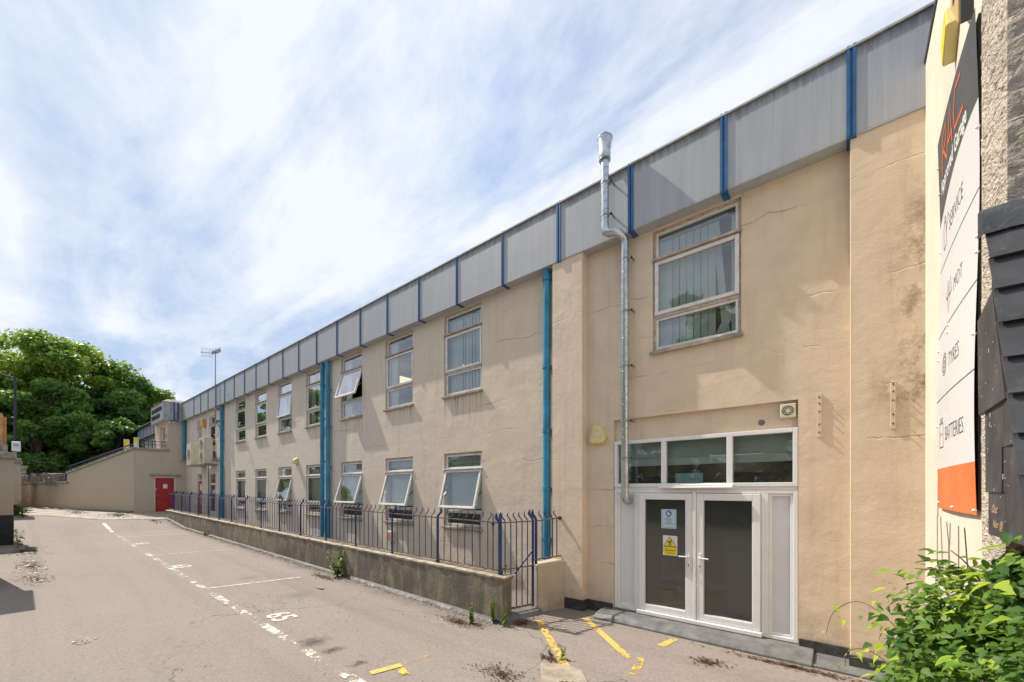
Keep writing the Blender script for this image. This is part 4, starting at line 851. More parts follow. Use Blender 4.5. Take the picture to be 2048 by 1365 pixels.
rw = thing('retaining_wall', (-38, 2, .7), 'stained cream retaining wall sloping up to the stair wing', 'wall')
def wallseg(m_, p, q, zp, zq, th, zb=0.2, out=0):
    d = Vector((q[0]-p[0], q[1]-p[1], 0)).normalized(); n = Vector((-d.y, d.x, 0)); n = n if n.x < 0 else -n
    o_ = -n * out
    P = [Vector((p[0], p[1], 0)) + o_, Vector((q[0], q[1], 0)) + o_, Vector((q[0], q[1], 0)) + n*th, Vector((p[0], p[1], 0)) + n*th]
    zs = [(zb if zb < 1.5 else None)]*4
    bot = [zb if zb < 1.5 else z for z in (zp-.13, zq-.13, zq-.13, zp-.13)]
    m_.mesh([(v.x, v.y, b_) for v, b_ in zip(P, bot)] + [(v.x, v.y, z) for v, z in zip(P, (zp, zq, zq, zp))], [(0,3,2,1),(4,5,6,7),(0,1,5,4),(1,2,6,5),(2,3,7,6),(3,0,4,7)])
m_ = MB(); wallseg(m_, W0, W1, 4.25, 2.95, .3); m_.build('ramp_wall', 'oldwall', rw)
m_ = MB(); wallseg(m_, W1, (-46.5, -.2), 2.36, 2.36, .3); m_.build('lower_wall', 'oldwall', rw)
m_ = MB(); wallseg(m_, W0, W1, 4.36, 3.06, .34, 9, .07); m_.build('coping', 'coping', rw, .01)
m_ = MB(); wallseg(m_, (-37.6, 1.9), (-46.5, -.2), 2.47, 2.47, .36, 9, .08); m_.build('coping', 'coping', rw, .01)
# handrails
hr = thing('ramp_handrail', (-34, 3, 4), 'navy handrail on posts climbing the sloping retaining wall', 'railing')
def lerp2(p, q, t): return (p[0]+(q[0]-p[0])*t, p[1]+(q[1]-p[1])*t)
def P3(t, h): x, y = lerp2(W1, W0, t); return Vector((x-.1, y+.05, 3.06 + 1.30*t + h))
m_ = MB(); m_.beam(P3(0, .33), P3(.97, .22), .05, .06); m_.build('handrail', 'rail_paint2', hr)
m_ = MB(); m_.beam(P3(0, .14), P3(.97, .10), .02, .03); m_.build('lower_rail', 'rail_paint2', hr)
for i in range(9): m_ = MB(); t_ = .02 + i*.116; m_.beam(P3(t_, -.02), P3(t_, .33 - .11*t_), .035, .035, up=(0, 1, 0)); m_.build('post', 'rail_paint2', hr)
lr = thing('wall_railing', (-42, 1, 2.8), 'low navy railing on the lower retaining wall at the far end', 'railing')
def P4(t, h): x, y = lerp2(W1, (-45.6, -.05), t); return Vector((x-.12, y, 2.47 + h))
for h in (.60, .48, .06): m_ = MB(); m_.beam(P4(0, h), P4(1, h), .025, .03); m_.build('rail', 'rail_paint2', lr)
for i in range(6): m_ = MB(); m_.beam(P4(.02+.19*i, 0), P4(.02+.19*i, .66), .05, .05, up=(0, 1, 0)); m_.build('post', 'rail_paint2', lr)
for i in range(22): m_ = MB(); m_.beam(P4(.06+.042*i, .06), P4(.06+.042*i, .48), .016, .016, up=(0, 1, 0)); m_.build('bar', 'rail_paint2', lr)
ld = thing('landing_railing', (-31.2, 5, 4.5), 'thin low railing on the landing outside the upper door', 'railing')
for h in (.42, .22): m_ = MB(); m_.beam((-31.15, 4.25, 4.35+h), (-31.15, 5.50, 4.35+h), .02, .025); m_.build('rail', 'rail_paint2', ld)
for y in (4.3, 4.7, 5.0, 5.3, 5.48): m_ = MB(); m_.beam((-31.15, y, 4.34), (-31.15, y, 4.82), .03, .03, up=(0, 1, 0)); m_.build('post', 'rail_paint2', ld)
def bollard(x, y, z0, h, lab):
    t = thing('bollard', (x, y, z0), lab, 'bollard', 'yellow banded bollards on the ramp')
    MB().tube([(x, y, z0-.3), (x, y, z0+h*.55)], .12, 14).build('body', 'white', t); MB().tube([(x, y, z0+h*.55), (x, y, z0+h*.86)], .124, 14).build('yellow_band', 'yellow', t)
    MB().tube([(x, y, z0+h*.86), (x, y, z0+h)], .13, 14).build('cap', 'cream', t)
bollard(-31.6, 4.25, 4.3, .66, 'taller nearer bollard with a yellow band on the landing')
bollard(-32.6, 3.95, 3.95, .95, 'lower farther bollard with a yellow band on the ramp')

# far block of the same building
Fb = thing('far_block', (-43, 6.6, 3), 'far continuation of the office block behind the stair wing', 'building')
wall_open('wall', 'facade', -53, -34.5, -.2, 6.1, [(-39.8-3.2*k-1.2, -39.8-3.2*k, 4.0, 5.9) for k in range(4)], 6.75, .2, Fb)
for k in range(4):
    x = -39.8-3.2*k-1.2; m_ = MB(); frame_rect(m_, x, x+1.2, 4.0, 5.9, 6.78, 6.84, .07); m_.box(x, x+1.2, 6.78, 6.84, 4.7, 4.8); wq = m_.build('window', 'frame', Fb)
    MB().poly([(x, 6.82, 4.0), (x+1.2, 6.82, 4.0), (x+1.2, 6.82, 5.9), (x, 6.82, 5.9)]).build('glass_pane', 'glass_lo', wq)
x = -34.4; k = 0
while x > -47.5:
    MB().box(x-1.31, x, 6.52, 6.57, 6.10, 7.16).box(x-1.31, x, 6.57, 6.75, 6.08, 6.12).build('fascia_panel', 'fascia', Fb); MB().box(x-1.35, x-1.31, 6.50, 6.57, 6.08, 7.18).build('fascia_rib', 'blue', Fb); x -= 1.35
m_ = MB()
for i in range(50): m_.box(-48-.1*i-.03, -48-.1*i, 6.5, 6.55, 5.6, 7.0)
m_.box(-53, -47.9, 6.5, 6.56, 6.95, 7.05); m_.build('dark_louvre', 'dark', Fb)
t = thing('downpipe', (-41, 6.6, 4), 'faded blue downpipe on the far block behind the landing', 'downpipe', 'blue rainwater pipes'); MB().tube([(-38.2, 6.62, 6.1), (-38.2, 6.62, 3.5)], .10, 10).build('pipe', 'pipe', t)

# air conditioners
def ac(x0, x1, y0, y1, z0, z1, label):
    t = thing('air_conditioner', ((x0+x1)/2, (y0+y1)/2, z0), label, 'air conditioner', 'air conditioning units on the wall')
    MB().box(x0, x1, y0, y1, z0, z1).build('casing', 'cream', t, .015)
    n_ = 2 if z1-z0 > 1.2 else 1
    for k in range(n_):
        cz = z0 + (k+.5)*(z1-z0)/n_; m_ = MB(); ring(m_, ((x0+x1)/2-.05, y0-.03, cz), .27, .05, (1,0,0), (0,0,1)); ring(m_, ((x0+x1)/2-.05, y0-.03, cz), .13, .03, (1,0,0), (0,0,1))
        for q in range(8): a_ = q*math.pi/4; m_.beam(((x0+x1)/2-.05+.05*math.cos(a_), y0-.03, cz+.05*math.sin(a_)), ((x0+x1)/2-.05+.29*math.cos(a_), y0-.05, cz+.29*math.sin(a_)), .012, .012)
        m_.build('fan_grille', 'cream', t)
        MB().prism([((x0+x1)/2-.05+.25*math.cos(k2*math.pi/9), cz+.25*math.sin(k2*math.pi/9)) for k2 in range(18)], 'y', y0-.004, y0+.01).build('fan', 'dark', t)
    MB().box(x1-.005, x1+.006, y0+.2, y1-.05, z0+.15, z0+.5).build('service_panel', 'cream', t)
    MB().box(x0-.1, x1+.1, y0-.03, 6.4, z0-.07, z0-.01).build('bracket', 'steel', t)
ac(-25.85, -24.95, 5.86, 6.24, 3.28, 4.62, 'tall twin fan air conditioner nearest the blue downpipe')
ac(-27.6, -26.75, 5.72, 6.06, 3.28, 4.42, 'smaller air conditioner farther along beside the stair wing')
t = thing('roof_aerial', (-24.05, 6.1, 5), 'tall thin roof mast with a comb shaped television aerial', 'aerial')
MB().tube([(-24.05, 6.12, 5.1), (-24.05, 6.12, 7.3), (-24.05, 6.12, 8.78)], [.028, .024, .02], 8).build('mast', 'steel', t)
for z in (5.35, 5.95): MB().box(-24.15, -23.90, 6.1, 6.42, z-.05, z+.05).build('wall_bracket', 'steel', t)
MB().tube([(-24.05, 6.16, 5.3), (-24.02, 6.34, 5.0), (-23.98, 6.37, 4.2), (-24.1, 6.37, 3.6), (-24.6, 6.3, 3.5)], .02, 6).build('cable', 'dark', t)
bd = Vector((-.50, -.86, -.02)).normalized(); pd_ = Vector((.5, -.29, 0)); c0 = Vector((-24.05, 6.12, 8.70))
m_ = MB(); m_.beam(c0 - bd*.10, c0 + bd*.62, .022, .022); m_.build('boom', 'steel', t)
m_ = MB()
for i in range(9): q = c0 + bd*(.14+.055*i); m_.beam(q + Vector((0,0,-.24)), q + Vector((0,0,.24)), .010, .010, up=(0, 1, 0))
m_.build('elements', 'steel', t)
m_ = MB()
for i in range(11):
    q = c0 + Vector((.03, .04, .04)) - bd*(.16-.034*i) + Vector((0, 0, .14-.018*i)); m_.beam(q - Vector((.07, -.03, .05)), q + Vector((.06, -.03, .05)), .022, .022); m_.beam(q, q + Vector((0, 0, .18)), .007, .007, up=(0, 1, 0))
m_.build('director_bars', 'dark', t)
MB().tube([c0 + Vector((0,0,.02)), c0 + Vector((.06,.14,.06)), c0 + Vector((.10,.18,.09)), c0 + Vector((.02,-.05,.02))], .012, 6).build('hoop', 'steel', t)

# ------------------------------------------------------------------ left boundary
bw = thing('boundary_wall', (-30, -.6, .5), 'pale rendered boundary wall with stepped buttresses along the left', 'wall')
def buttress(x0, x1, y, top, capz, mat='oldwall', black=None, cap=.12, yb=-1.8):
    MB().box(x0, x1, yb, y, g(x1)-.3, top).build('buttress', mat, bw, .01)
    MB().box(x0-.1, x1+.1, yb, y+.07, top, top+capz).build('coping', 'coping', bw, .015)
    if black: MB().box(x0-.02, x1+.012, yb, y+.012, g(x1)-.3, black).build('black_plinth', 'blackpaint', bw)
buttress(-14.6, -13.0, -.32, 2.85, .16)
buttress(-22.4, -21.3, -.165, 3.0, .20, black=1.13)
buttress(-32.9, -31.6, -.04, 3.28, .22, black=1.22)
buttress(-40.6, -39.3, .0, 3.5, .16); buttress(-46.9, -45.6, .25, 3.45, .2); buttress(-43.5, -42.6, .04, 3.25, .2)
MB().box(-23.4, -22.1, -1.8, -.30, 3.2, 3.55).build('stepped_coping', 'coping', bw, .015)
MB().box(-46, -13, -1.9, -1.2, -.2, 2.9).build('wall', 'oldwall', bw)
t = thing('timber_post', (-22.6, -.42, 3.4), 'orange new timber posts standing above the left boundary wall', 'post')
MB().box(-22.62, -22.5, -.55, -.40, 3.2, 4.62).build('post', 'timber', t); MB().box(-22.7, -22.62, -.40, -.32, 3.2, 4.5).build('batten', 'timber', t); MB().beam((-22.6, -.62, 4.3), (-22.6, -.40, 4.55), .03, .05).build('white_brace', 'white', t)
t = thing('street_lamp', (-47, -.25, 3), 'slim dark street lamp in front of the trees at far left', 'street lamp')
MB().tube([(-47, -.27, 2), (-47, -.27, 10.2)], [.10, .07], 10).build('pole', 'dark', t); MB().tube([(-47, -.27, 10.15), (-47, -.75, 10.2), (-47, -1.6, 10.5)], .06, 8).build('arm', 'dark', t); MB().box(-47.15, -46.85, -2.2, -1.5, 10.45, 10.6).build('lamp_head', 'dark', t)
t = thing('parking_meter', (-38, -.1, 3.5), 'white parking machine on a blue post above the left wall', 'parking meter')
MB().box(-38.06, -37.96, -.24, -.12, 3.6, 4.25).build('post', 'blue', t); MB().box(-38.1, -37.92, -.35, .0, 4.22, 4.80).build('housing', 'white', t, .03)
m_ = MB(); [m_.box(-37.915, -37.91, -.28, -.07, 4.62-.09*i, 4.65-.09*i) for i in range(2)]; m_.build('print', 'dark', t)

# ------------------------------------------------------------------ garage
Gb = thing('garage_building', (3, 6, 0), 'roughcast cream garage wall with a slate hung front at right', 'building')
XG = .67
mb = MB(); mb.box(XG, 9, 2.9, 16, -.3, 6.58); mb.build('wall', 'garage', Gb)
mb = MB(); mb.box(XG-.012, 9, 2.9, 16, 6.58, 6.64); mb.build('roof_verge', 'dark', Gb)
def pebble_block():
    """coarse roughcast pier: displaced faces"""
    m_ = MB(); x, ya, yb, z0, z1 = .545, 2.73, 3.15, -.3, 6.9; rr = np.random.default_rng(5)
    def grid(o, u, v, nu, nv, nrm):
        vs = []; H = rr.normal(0, .0035, (nu+1, nv+1)); H = (H + np.roll(H, 1, 0)*.6 + np.roll(H, 1, 1)*.6)
        H[0, :] *= 0; H[-1, :] *= 0
        for i in range(nu+1):
            for j in range(nv+1): vs.append(Vector(o) + Vector(u)*(i/nu) + Vector(v)*(j/nv) + Vector(nrm)*float(H[i, j]))
        m_.mesh(vs, [(i*(nv+1)+j, (i+1)*(nv+1)+j, (i+1)*(nv+1)+j+1, i*(nv+1)+j+1) for i in range(nu) for j in range(nv)], 0, True)
    grid((x, yb, z0), (0, ya-yb, 0), (0, 0, z1-z0), 22, 340, (-1, 0, 0)); grid((x, ya, z0), (.9, 0, 0), (0, 0, z1-z0), 46, 340, (0, -1, 0))
    m_.poly([(x, yb, z0), (x, yb, z1), (XG+.02, yb, z1), (XG+.02, yb, z0)]); m_.build('roughcast_pier', 'pebble', Gb)
pebble_block()
# slate hung cheek (faces the yard) and sloping front of the shopfront hood
XC = .50; top_y, top_z, bot_y, bot_z = 2.70, 3.18, 2.20, 1.93
def sly(z): return top_y + (bot_y-top_y) * (top_z-z)/(top_z-bot_z)
random.seed(9)
MB().prism([(2.78, 2.335), (sly(2.36)+.02, 2.345), (sly(2.80)+.02, 2.82), (2.80, 2.77)], 'x', XC-.030, XC-.014).build('slate', 'slate', Gb, .001)
for r_, (za, zb) in enumerate(((2.36, 2.165), (2.185, 1.985), (2.0, 1.80))):
    y = 2.735 - .01*r_; k = 0
    while y > 2.12 and k < 5:
        y2 = y - (.27 if k else (.30, .24, .28)[r_]) ; ylo = max(y2, sly(za)+.0, 2.1)
        o_ = .004*((k + r_) % 2)
        MB().prism([(y, zb), (max(y2, sly(zb)), zb), (max(y2, sly(za)), za), (y, za)], 'x', XC-.012-o_-.006*(2-r_)*.5, XC-.002).build('slate', 'slate', Gb, .001)
        if y2 <= sly(za): break
        y = y2 - .004; k += 1
dn = Vector((0, bot_y-top_y, bot_z-top_z)).normalized(); nrm = Vector((0, dn.z, -dn.y))
for r_ in range(8):
    s0 = .055 + .165*r_; x = XC - .03; k = 0
    while x < XC + .95:
        xw = .24 if (k or r_ % 2 == 0) else .13; xa, xb = x, x + xw; o_ = Vector((0, top_y, top_z)) + dn*s0
        a0 = o_ + nrm*.010; b0 = o_ + dn*.185 + nrm*.032; jit = random.uniform(-.004, .004)
        m_ = MB(); m_.mesh([(xa, a0.y, a0.z), (xb-.004, a0.y, a0.z), (xb-.004, b0.y, b0.z+jit), (xa, b0.y, b0.z+jit)] + [(xx, (v - nrm*.010).y, (v - nrm*.010).z) for xx, v in ((xa, a0), (xb-.004, a0), (xb-.004, b0), (xa, b0))], [(0,1,2,3),(7,6,5,4),(0,4,5,1),(1,5,6,2),(2,6,7,3),(3,7,4,0)])
        m_.build('slate', 'slate', Gb); x = xb; k += 1
mb = MB(); mb.prism([(2.732, 3.17), (top_y+.01, top_z-.02), (bot_y+.015, bot_z), (bot_y+.015, 1.8), (2.732, 1.8)], 'x', XC+.001, XC+1.2); mb.build('hood_core', 'dark', Gb)
mb = MB(); nx = 14; vs = []
for i in range(nx+1):
    x = XC-.04 + 1.1*i/nx; w_ = .004*math.sin(i*1.7); vs += [(x, 2.735, 3.235+w_), (x, 2.70, 3.23+w_), (x, 2.66+w_, 3.19), (x, 2.635+w_, 3.095+w_)]
mb.mesh(vs, [(4*i+c, 4*i+c+1, 4*i+c+5, 4*i+c+4) for i in range(nx) for c in range(3)] , 0, True); mb.poly([(XC-.04, 2.735, 3.235), (XC-.04, 2.70, 3.23), (XC-.04, 2.66, 3.19), (XC-.04, 2.635, 3.095), (XC-.04, 2.735, 3.12)]); mb.build('felt_ridge', 'lead', Gb)
for i in range(4):
    for j in range(3): MB().box(XC+.03+.23*j, XC+.245+.23*j, 2.24, 2.36, 1.78-.075*(i+1), 1.78-.075*i-.01).build('brick', 'brick', Gb, .004)
MB().box(XC+.04, XC+.9, 2.255, 2.73, 1.0, 1.79).build('mortar_backing', 'brick', Gb)
mb = MB(); random.seed(2)
for k in range(42):
    y = random.uniform(2.3, 2.76); z = random.uniform(1.85, 2.75)
    if y < sly(z)+.04: continue
    hh = random.choice((.003, .004, .005, .007, .02)); mb.box(XC-.0335, XC-.0320, y, y+.0022, z, z+hh) if z > 2.34 else mb.box(XC-.024, XC-.0225, y, y+.003, z, z+hh)
tag(mb.build('white_drips', 'white', Gb), kind='stuff')
text_o = MB(); text_mb(text_o, 'Out', .05, (XC-.0245, 2.60, 1.90), (0,-1,0), (0,0,1), shear=.4); text_mb(text_o, 'Nor @', .045, (XC-.0245, 2.58, 1.84), (0,-1,0), (0,0,1), shear=.4); text_o.build('scratched_scrawl', 'boxsign', Gb)
# graffiti on the wall under the sign
xg = XG - .004
mb = MB()
for pts, wd_ in (([(5.42, 2.22), (5.44, 1.75), (5.47, 1.74), (5.47, 1.30)], .022), ([(5.30, 2.28), (5.42, 2.24)], .05), ([(5.30, 1.75), (5.22, 1.40), (5.2, 1.26)], .02), ([(5.02, 1.72), (4.93, 1.55), (4.94, 1.18)], .02), ([(4.86, 1.72), (4.9, 1.5), (4.88, 1.1)], .02), ([(4.55, 1.72), (4.54, 1.3)], .02), ([(4.35, 1.72), (4.22, 1.35), (4.2, .95)], .024), ([(5.47, 1.32), (5.25, 1.24), (4.95, 1.10), (4.55, .92)], .055)):
    stroke(mb, [(xg, y, z) for y, z in pts], wd_, (1, 0, 0))
mb.build('black_graffiti', 'graffiti_black', Gb)
mb = MB(); stroke(mb, [(xg, y, z) for y, z in ((5.55, .75), (5.55, 1.25), (5.5, 1.02), (5.35, 1.10), (5.28, 1.0), (5.22, .85), (5.12, 1.03), (5.0, .92), (4.9, .75), (4.8, .9), (4.6, .8))], .022, (1, 0, 0)); mb.build('blue_graffiti', 'graffiti_blue', Gb)

# garage sign (reads towards -x)
sg = thing('garage_sign', (.64, 4.55, 3.4), 'tall white garage services banner with grey top and orange foot', 'sign')
XS = .648; ya, yb = 5.235, 3.875
def sheet_x(name, mat, y0, y1, z0, z1, x=XS, d=.012): return MB().box(x, x+d, y0, y1, z0, z1).build(name, mat, sg)
# gently bowed panel
def bowed(name, mat, zb, zt, nz, x_off, curve_top=None, curve_bot=None):
    m_ = MB(); ny = 8; vs = []
    for j in range(nz+1):
        for i in range(ny+1):
            f = i/ny; y = ya + (yb-ya)*f
            b_ = zb + (curve_bot(f) if curve_bot else 0); t_ = zt + (curve_top(f) if curve_top else 0); z = b_ + (t_-b_)*j/nz
            bow = .012*math.sin((z-1.8)*2.1) + .010*math.sin(f*math.pi)
            vs.append((XS - bow + x_off, y, z))
    m_.mesh(vs, [(j*(ny+1)+i, j*(ny+1)+i+1, (j+1)*(ny+1)+i+1, (j+1)*(ny+1)+i) for j in range(nz) for i in range(ny)], 0, True)
    return m_.build(name, mat, sg)
def sx_(y, z): f = (y-ya)/(yb-ya); return XS - .012*math.sin((z-1.8)*2.1) - .010*math.sin(f*math.pi)
cvb = lambda f: -.10 + .34*math.sin(f*math.pi*.62)*.55
bowed('white_panel', 'signwhite', 2.175, 4.42, 24, 0, curve_top=cvb); bowed('grey_panel', 'signgrey', 4.42, 5.08, 8, 0, curve_bot=cvb); bowed('orange_panel', 'signorange', 1.83, 2.175, 4, 0)
MB().box(.660, .669, ya-.02, yb+.03, 1.86, 5.05).build('backing_board', 'dark', sg)
mb = MB()
for z in (3.92, 3.335, 2.766): stroke(mb, [(sx_(y, z)-.0015, y, z) for y in np.linspace(ya, yb, 9)], .007, (1,0,0))
mb.build('divider_line', 'ink', sg)
def sign_text(nm, mat, txt, y, z, size, sx=1, sh=0, bold=0):
    m_ = MB(); text_mb(m_, txt, size, (0, y, z), (0, -1, 0), (0, 0, 1), sx=sx, shear=sh, bold=bold); m_.v = [(sx_(v[1], v[2])-.0015, v[1], v[2]) for v in m_.v]; m_.build(nm, mat, sg)
sign_text('lettering', 'ink', 'SERVICE', 4.79, 4.09, .175, .80, 0, -.003); sign_text('lettering', 'ink', 'MOT', 4.57, 3.52, .16, .85, 0, -.003); sign_text('lettering', 'ink', 'TYRES', 4.68, 2.96, .17, .82, 0, -.003); sign_text('lettering', 'ink', 'BATTERIES', 4.78, 2.39, .17, .80, 0, -.003)
sign_text('white_lettering', 'white', 'Approved Garage', 5.10, 4.55, .165, .80, 0, .004)
mb = MB(); xs_ = sx_(4.6, 4.8) - .008
for pts in (([(5.02, 4.68), (4.93, 4.97), (4.80, 4.99), (4.82, 4.87), (4.95, 4.83)]), ([(4.92, 4.83), (4.80, 4.70)]), ([(4.80, 4.70), (4.62, 4.98), (4.58, 4.70)]), ([(4.74, 4.78), (4.57, 4.78)]), ([(4.26, 4.97), (4.42, 4.98), (4.50, 4.86), (4.48, 4.72), (4.22, 4.70)])):
    stroke(mb, [(xs_, y, z) for y, z in pts], .024, (1,0,0))
mb.v = [(sx_(v[1], v[2])-.0025, v[1], v[2]) for v in mb.v]; mb.build('orange_logo', 'signred', sg)
mb = MB()
def icon(c, pts, wd_=.010, closed=False):
    P = [(sx_(c[0]-a, c[1]+b)-.0015, c[0]-a, c[1]+b) for a, b in pts]; P = P + [P[0]] if closed else P; stroke(mb, P, wd_, (1,0,0))
icon((4.96, 4.15), [(-.07,-.11),(-.07,.06),(-.03,.10),(.03,.10),(.05,.04),(.05,-.11)], closed=True); icon((4.96, 4.15), [(.05,.0),(.10,.05),(.13,.12),(.16,.08)]); icon((4.96, 4.15), [(-.03,.10),(-.03,.14),(.03,.14),(.03,.10)])
for cx_, cz_ in ((4.80, 3.62), (4.70, 3.62), (4.75, 3.50)):
    s_ = 1 if cz_ > 3.55 else -1; icon((cx_, cz_), [(-.06,-.06*s_),(.06,-.06*s_),(0,.08*s_)], closed=True)
for rr_ in (.09, .065, .03): icon((4.86, 3.03), [(rr_*.9*math.cos(k*math.pi/10), rr_*math.sin(k*math.pi/10)) for k in range(21)], .008)
icon((4.96, 2.46), [(-.09,-.11),(-.09,.09),(.09,.09),(.09,-.11)], closed=True); icon((4.96, 2.46), [(-.06,.09),(-.06,.13),(-.02,.13),(-.02,.09)]); icon((4.96, 2.46), [(.06,.09),(.06,.13),(.02,.13),(.02,.09)]); icon((4.96, 2.46), [(.025,.0),(.06,.0)])
mb.build('icon', 'ink', sg)
mb = MB(); icon((4.96, 2.46), [(-.06,.0),(-.02,.0)]); icon((4.96, 2.46), [(-.04,-.025),(-.04,.025)]); mb.build('battery_plus', 'signred', sg)
for y, z in ((5.22,4.86),(5.2,4.62),(3.90,4.32),(5.21,4.10),(3.90,3.62),(3.90,3.52),(5.2,3.22),(5.2,3.14),(4.75,3.32),(4.75,3.26),(3.91,3.0),(5.2,2.55),(5.2,1.88),(4.55,1.86),(3.92,1.86)):
    m_ = MB(); q = sx_(y, z); m_.tube([(q+.01, y, z), (q-.007, y, z), (q-.012, y, z)], [.010, .010, .004], 8); m_.build('fixing_cap', 'white', sg)
al = thing('alarm_box', (.62, 5.1, 5.9), 'yellow and cream alarm box high on the garage wall', 'alarm box')
MB().prism([(4.72, 5.55), (4.66, 5.35), (4.50, 5.55), (4.56, 5.72)], 'x', .600, .668).build('housing', 'yellow_cream', al, .004); MB().prism([(4.71, 5.55), (4.655, 5.365), (4.51, 5.55), (4.565, 5.705)], 'x', .594, .600).build('cover', 'yellow', al)
bs = thing('box_sign', (.6, 4.3, 5.4), 'black edged tan lettered box sign projecting at top right', 'sign')
BP = [(4.08, 5.17), (4.35, 5.50), (4.35, 6.6), (4.08, 6.6)]; MB().prism(BP, 'x', .605, .668).build('casing', 'blackpaint', bs, .006); MB().prism([(4.09, 5.20), (4.34, 5.52), (4.34, 6.58), (4.09, 6.58)], 'x', .598, .605).build('face', 'boxsign', bs)
mb = MB(); 
for i, c_ in enumerate('LAS'): text_mb(mb, c_, .17, (.595, 4.26 - (.05 if i % 2 else 0), 5.47+.18*i), (0,-1,0), (0,0,1), bold=.01)
mb.build('lettering', 'ink', bs)

# ------------------------------------------------------------------ vegetation
def leafcloud(name, mat, centers, radii, n, size, parent, seed=1, flat=.0, shape='quad', shell=.55):
    rr = np.random.default_rng(seed); K = len(centers); c = np.array(centers, float); r = np.array(radii, float)
    if r.ndim == 1: r = np.stack([r, r, r*.8], 1)
    wts = (r[:, 0]*r[:, 1]*r[:, 2])**(2/3.); idx = rr.choice(K, n, p=wts/wts.sum())
    d = rr.normal(size=(n, 3)); d /= np.linalg.norm(d, axis=1)[:, None]
    rad = shell + (1-shell)*rr.random(n)**.7; rad *= rr.normal(1, .10, n)
    p = c[idx] + d*r[idx]*rad[:, None]
    nm = d*.9 + rr.normal(size=(n, 3))*.75 + np.array([0, 0, .55]); nm /= np.linalg.norm(nm, axis=1)[:, None]
    t = np.cross(nm, rr.normal(size=(n, 3))); t /= np.linalg.norm(t, axis=1)[:, None]; b = np.cross(nm, t)
    s_ = size*rr.uniform(.55, 1.35, n)[:, None]
    v = np.stack([p - t*s_*.55, p - b*s_*.34 + nm*s_*.06, p + t*s_*.62 - nm*s_*.05, p + b*s_*.34 + nm*s_*.06], 1).reshape(-1, 3)
    off = np.array(wloc(parent)) if parent else np.zeros(3); v = v - off
    me = bpy.data.meshes.new(name); me.vertices.add(4*n); me.vertices.foreach_set('co', v.ravel()); me.loops.add(4*n); me.loops.foreach_set('vertex_index', np.arange(4*n))
    me.polygons.add(n); me.polygons.foreach_set('loop_start', np.arange(n)*4); me.polygons.foreach_set('loop_total', np.full(n, 4)); me.update(); me.validate(); me.materials.append(M[mat])
    o = bpy.data.objects.new(name, me); C.objects.link(o)
    if parent: o.parent = parent
    return o
def tree(x, y, z0, h, rad, mat, n, label, group, seed, size=.34, clumps=46, low=.18, name='broadleaf_tree'):
    rr = random.Random(seed); t = thing(name, (x, y, z0), label, 'tree', group)
    tr = MB(); th = h*.5; lean = (rr.uniform(-.3, .3), rr.uniform(-.3, .3))
    tr.tube([(x, y, z0-.5), (x+lean[0]*.4, y+lean[1]*.4, z0+th*.5), (x+lean[0], y+lean[1], z0+th), (x+lean[0]*1.5, y+lean[1]*1.5, z0+h*.85)], [h*.026, h*.02, h*.014, h*.004], 9); tr.build('trunk', 'bark', t)
    cs, rs = [], []
    for i in range(clumps):
        f = rr.random(); zc = low + (1-low)*f**.85; prof = math.sin(min(1, (zc-low*.5)/(1-low*.35))*math.pi*.86+.25)**.7 if zc < 1 else .3
        prof = max(.25, prof); a = rr.uniform(0, 2*math.pi); q = rad*prof*(.40+.68*rr.random())
        cs.append((x+q*math.cos(a), y+q*math.sin(a), z0+h*zc*.94)); s_ = rad*rr.uniform(.13, .34); rs.append((s_, s_, s_*.62))
    lm = MB()
    for i in range(0, min(len(cs), 16)):
        c_ = cs[i]; zb_ = z0 + th*rr.uniform(.45, 1.1); lm.tube([(x+lean[0]*.6, y+lean[1]*.6, zb_), ((x+c_[0])/2, (y+c_[1])/2, (zb_+c_[2])/2+.3), c_], [h*.008, h*.005, h*.0015], 6)
    lm.build('limbs', 'bark', t)
    leafcloud('crown', mat, cs, rs, n, size, t, seed, shell=.35); return t
BK = 'trees rising behind the retaining wall'
tree(-57, 2.4, 2.2, 14.0, 5.4, 'leafA', 34000, 'tallest light green broadleaf tree behind the parking machine', BK, 21, .31, 70)
tree(-60, -3.6, 2.2, 14.6, 5.2, 'leafA', 17000, 'airy pale green tree at the left edge of the photo', BK, 22, .32, 60)
tree(-57, 6.9, 2.2, 11.8, 4.2, 'leafB', 24000, 'bright green tree whose crown slopes down towards the roof', BK, 23, .30, 60)
tree(-58, 10.3, 2.2, 8.8, 3.6, 'leafA', 13000, 'rounded tree just left of the stair wing fascia', BK, 24, .30, 46)
tree(-52, .8, 2.2, 9.6, 3.4, 'leafB', 15000, 'dark green layered tree behind the street lamp', BK, 25, .28, 40, .12)
tree(-50, 5.2, 2.2, 6.2, 2.7, 'leafB', 13000, 'low spreading tree above the sloping handrail', BK, 26, .28, 30, .18)
tree(-54, 5.2, 2.2, 8.5, 3.2, 'leafC', 9000, 'dark shaded tree in the middle of the group', BK, 27, .36, 36, .1)
tree(-64, 1, 2.2, 10, 5, 'leafC', 9000, 'broad dark tree at the very back left', BK, 29, .42, 36, .05)
tree(-56, -3.0, 2.2, 11, 3.8, 'leafB', 14000, 'leafy tree leaning in at the left behind the lamp post', BK, 30, .38, 36, .08)
tree(-66, 12.5, 2.2, 7.5, 4, 'leafC', 9000, 'dark tree seen over the far block roof edge', BK, 31, .42, 30, .05)
hb = MB(); 
hedge = leafcloud('undergrowth', 'leafC', [(-52+rng.uniform(-4, 3), -4+1.3*i, 3.3+rng.uniform(-.5, .8)) for i in range(18)], [(1.7, 1.5, 1.3)]*18, 26000, .30, None, 77, shell=.1)
tag(hedge, 'dark undergrowth filling the bank beneath the trees', 'bushes', kind='stuff')
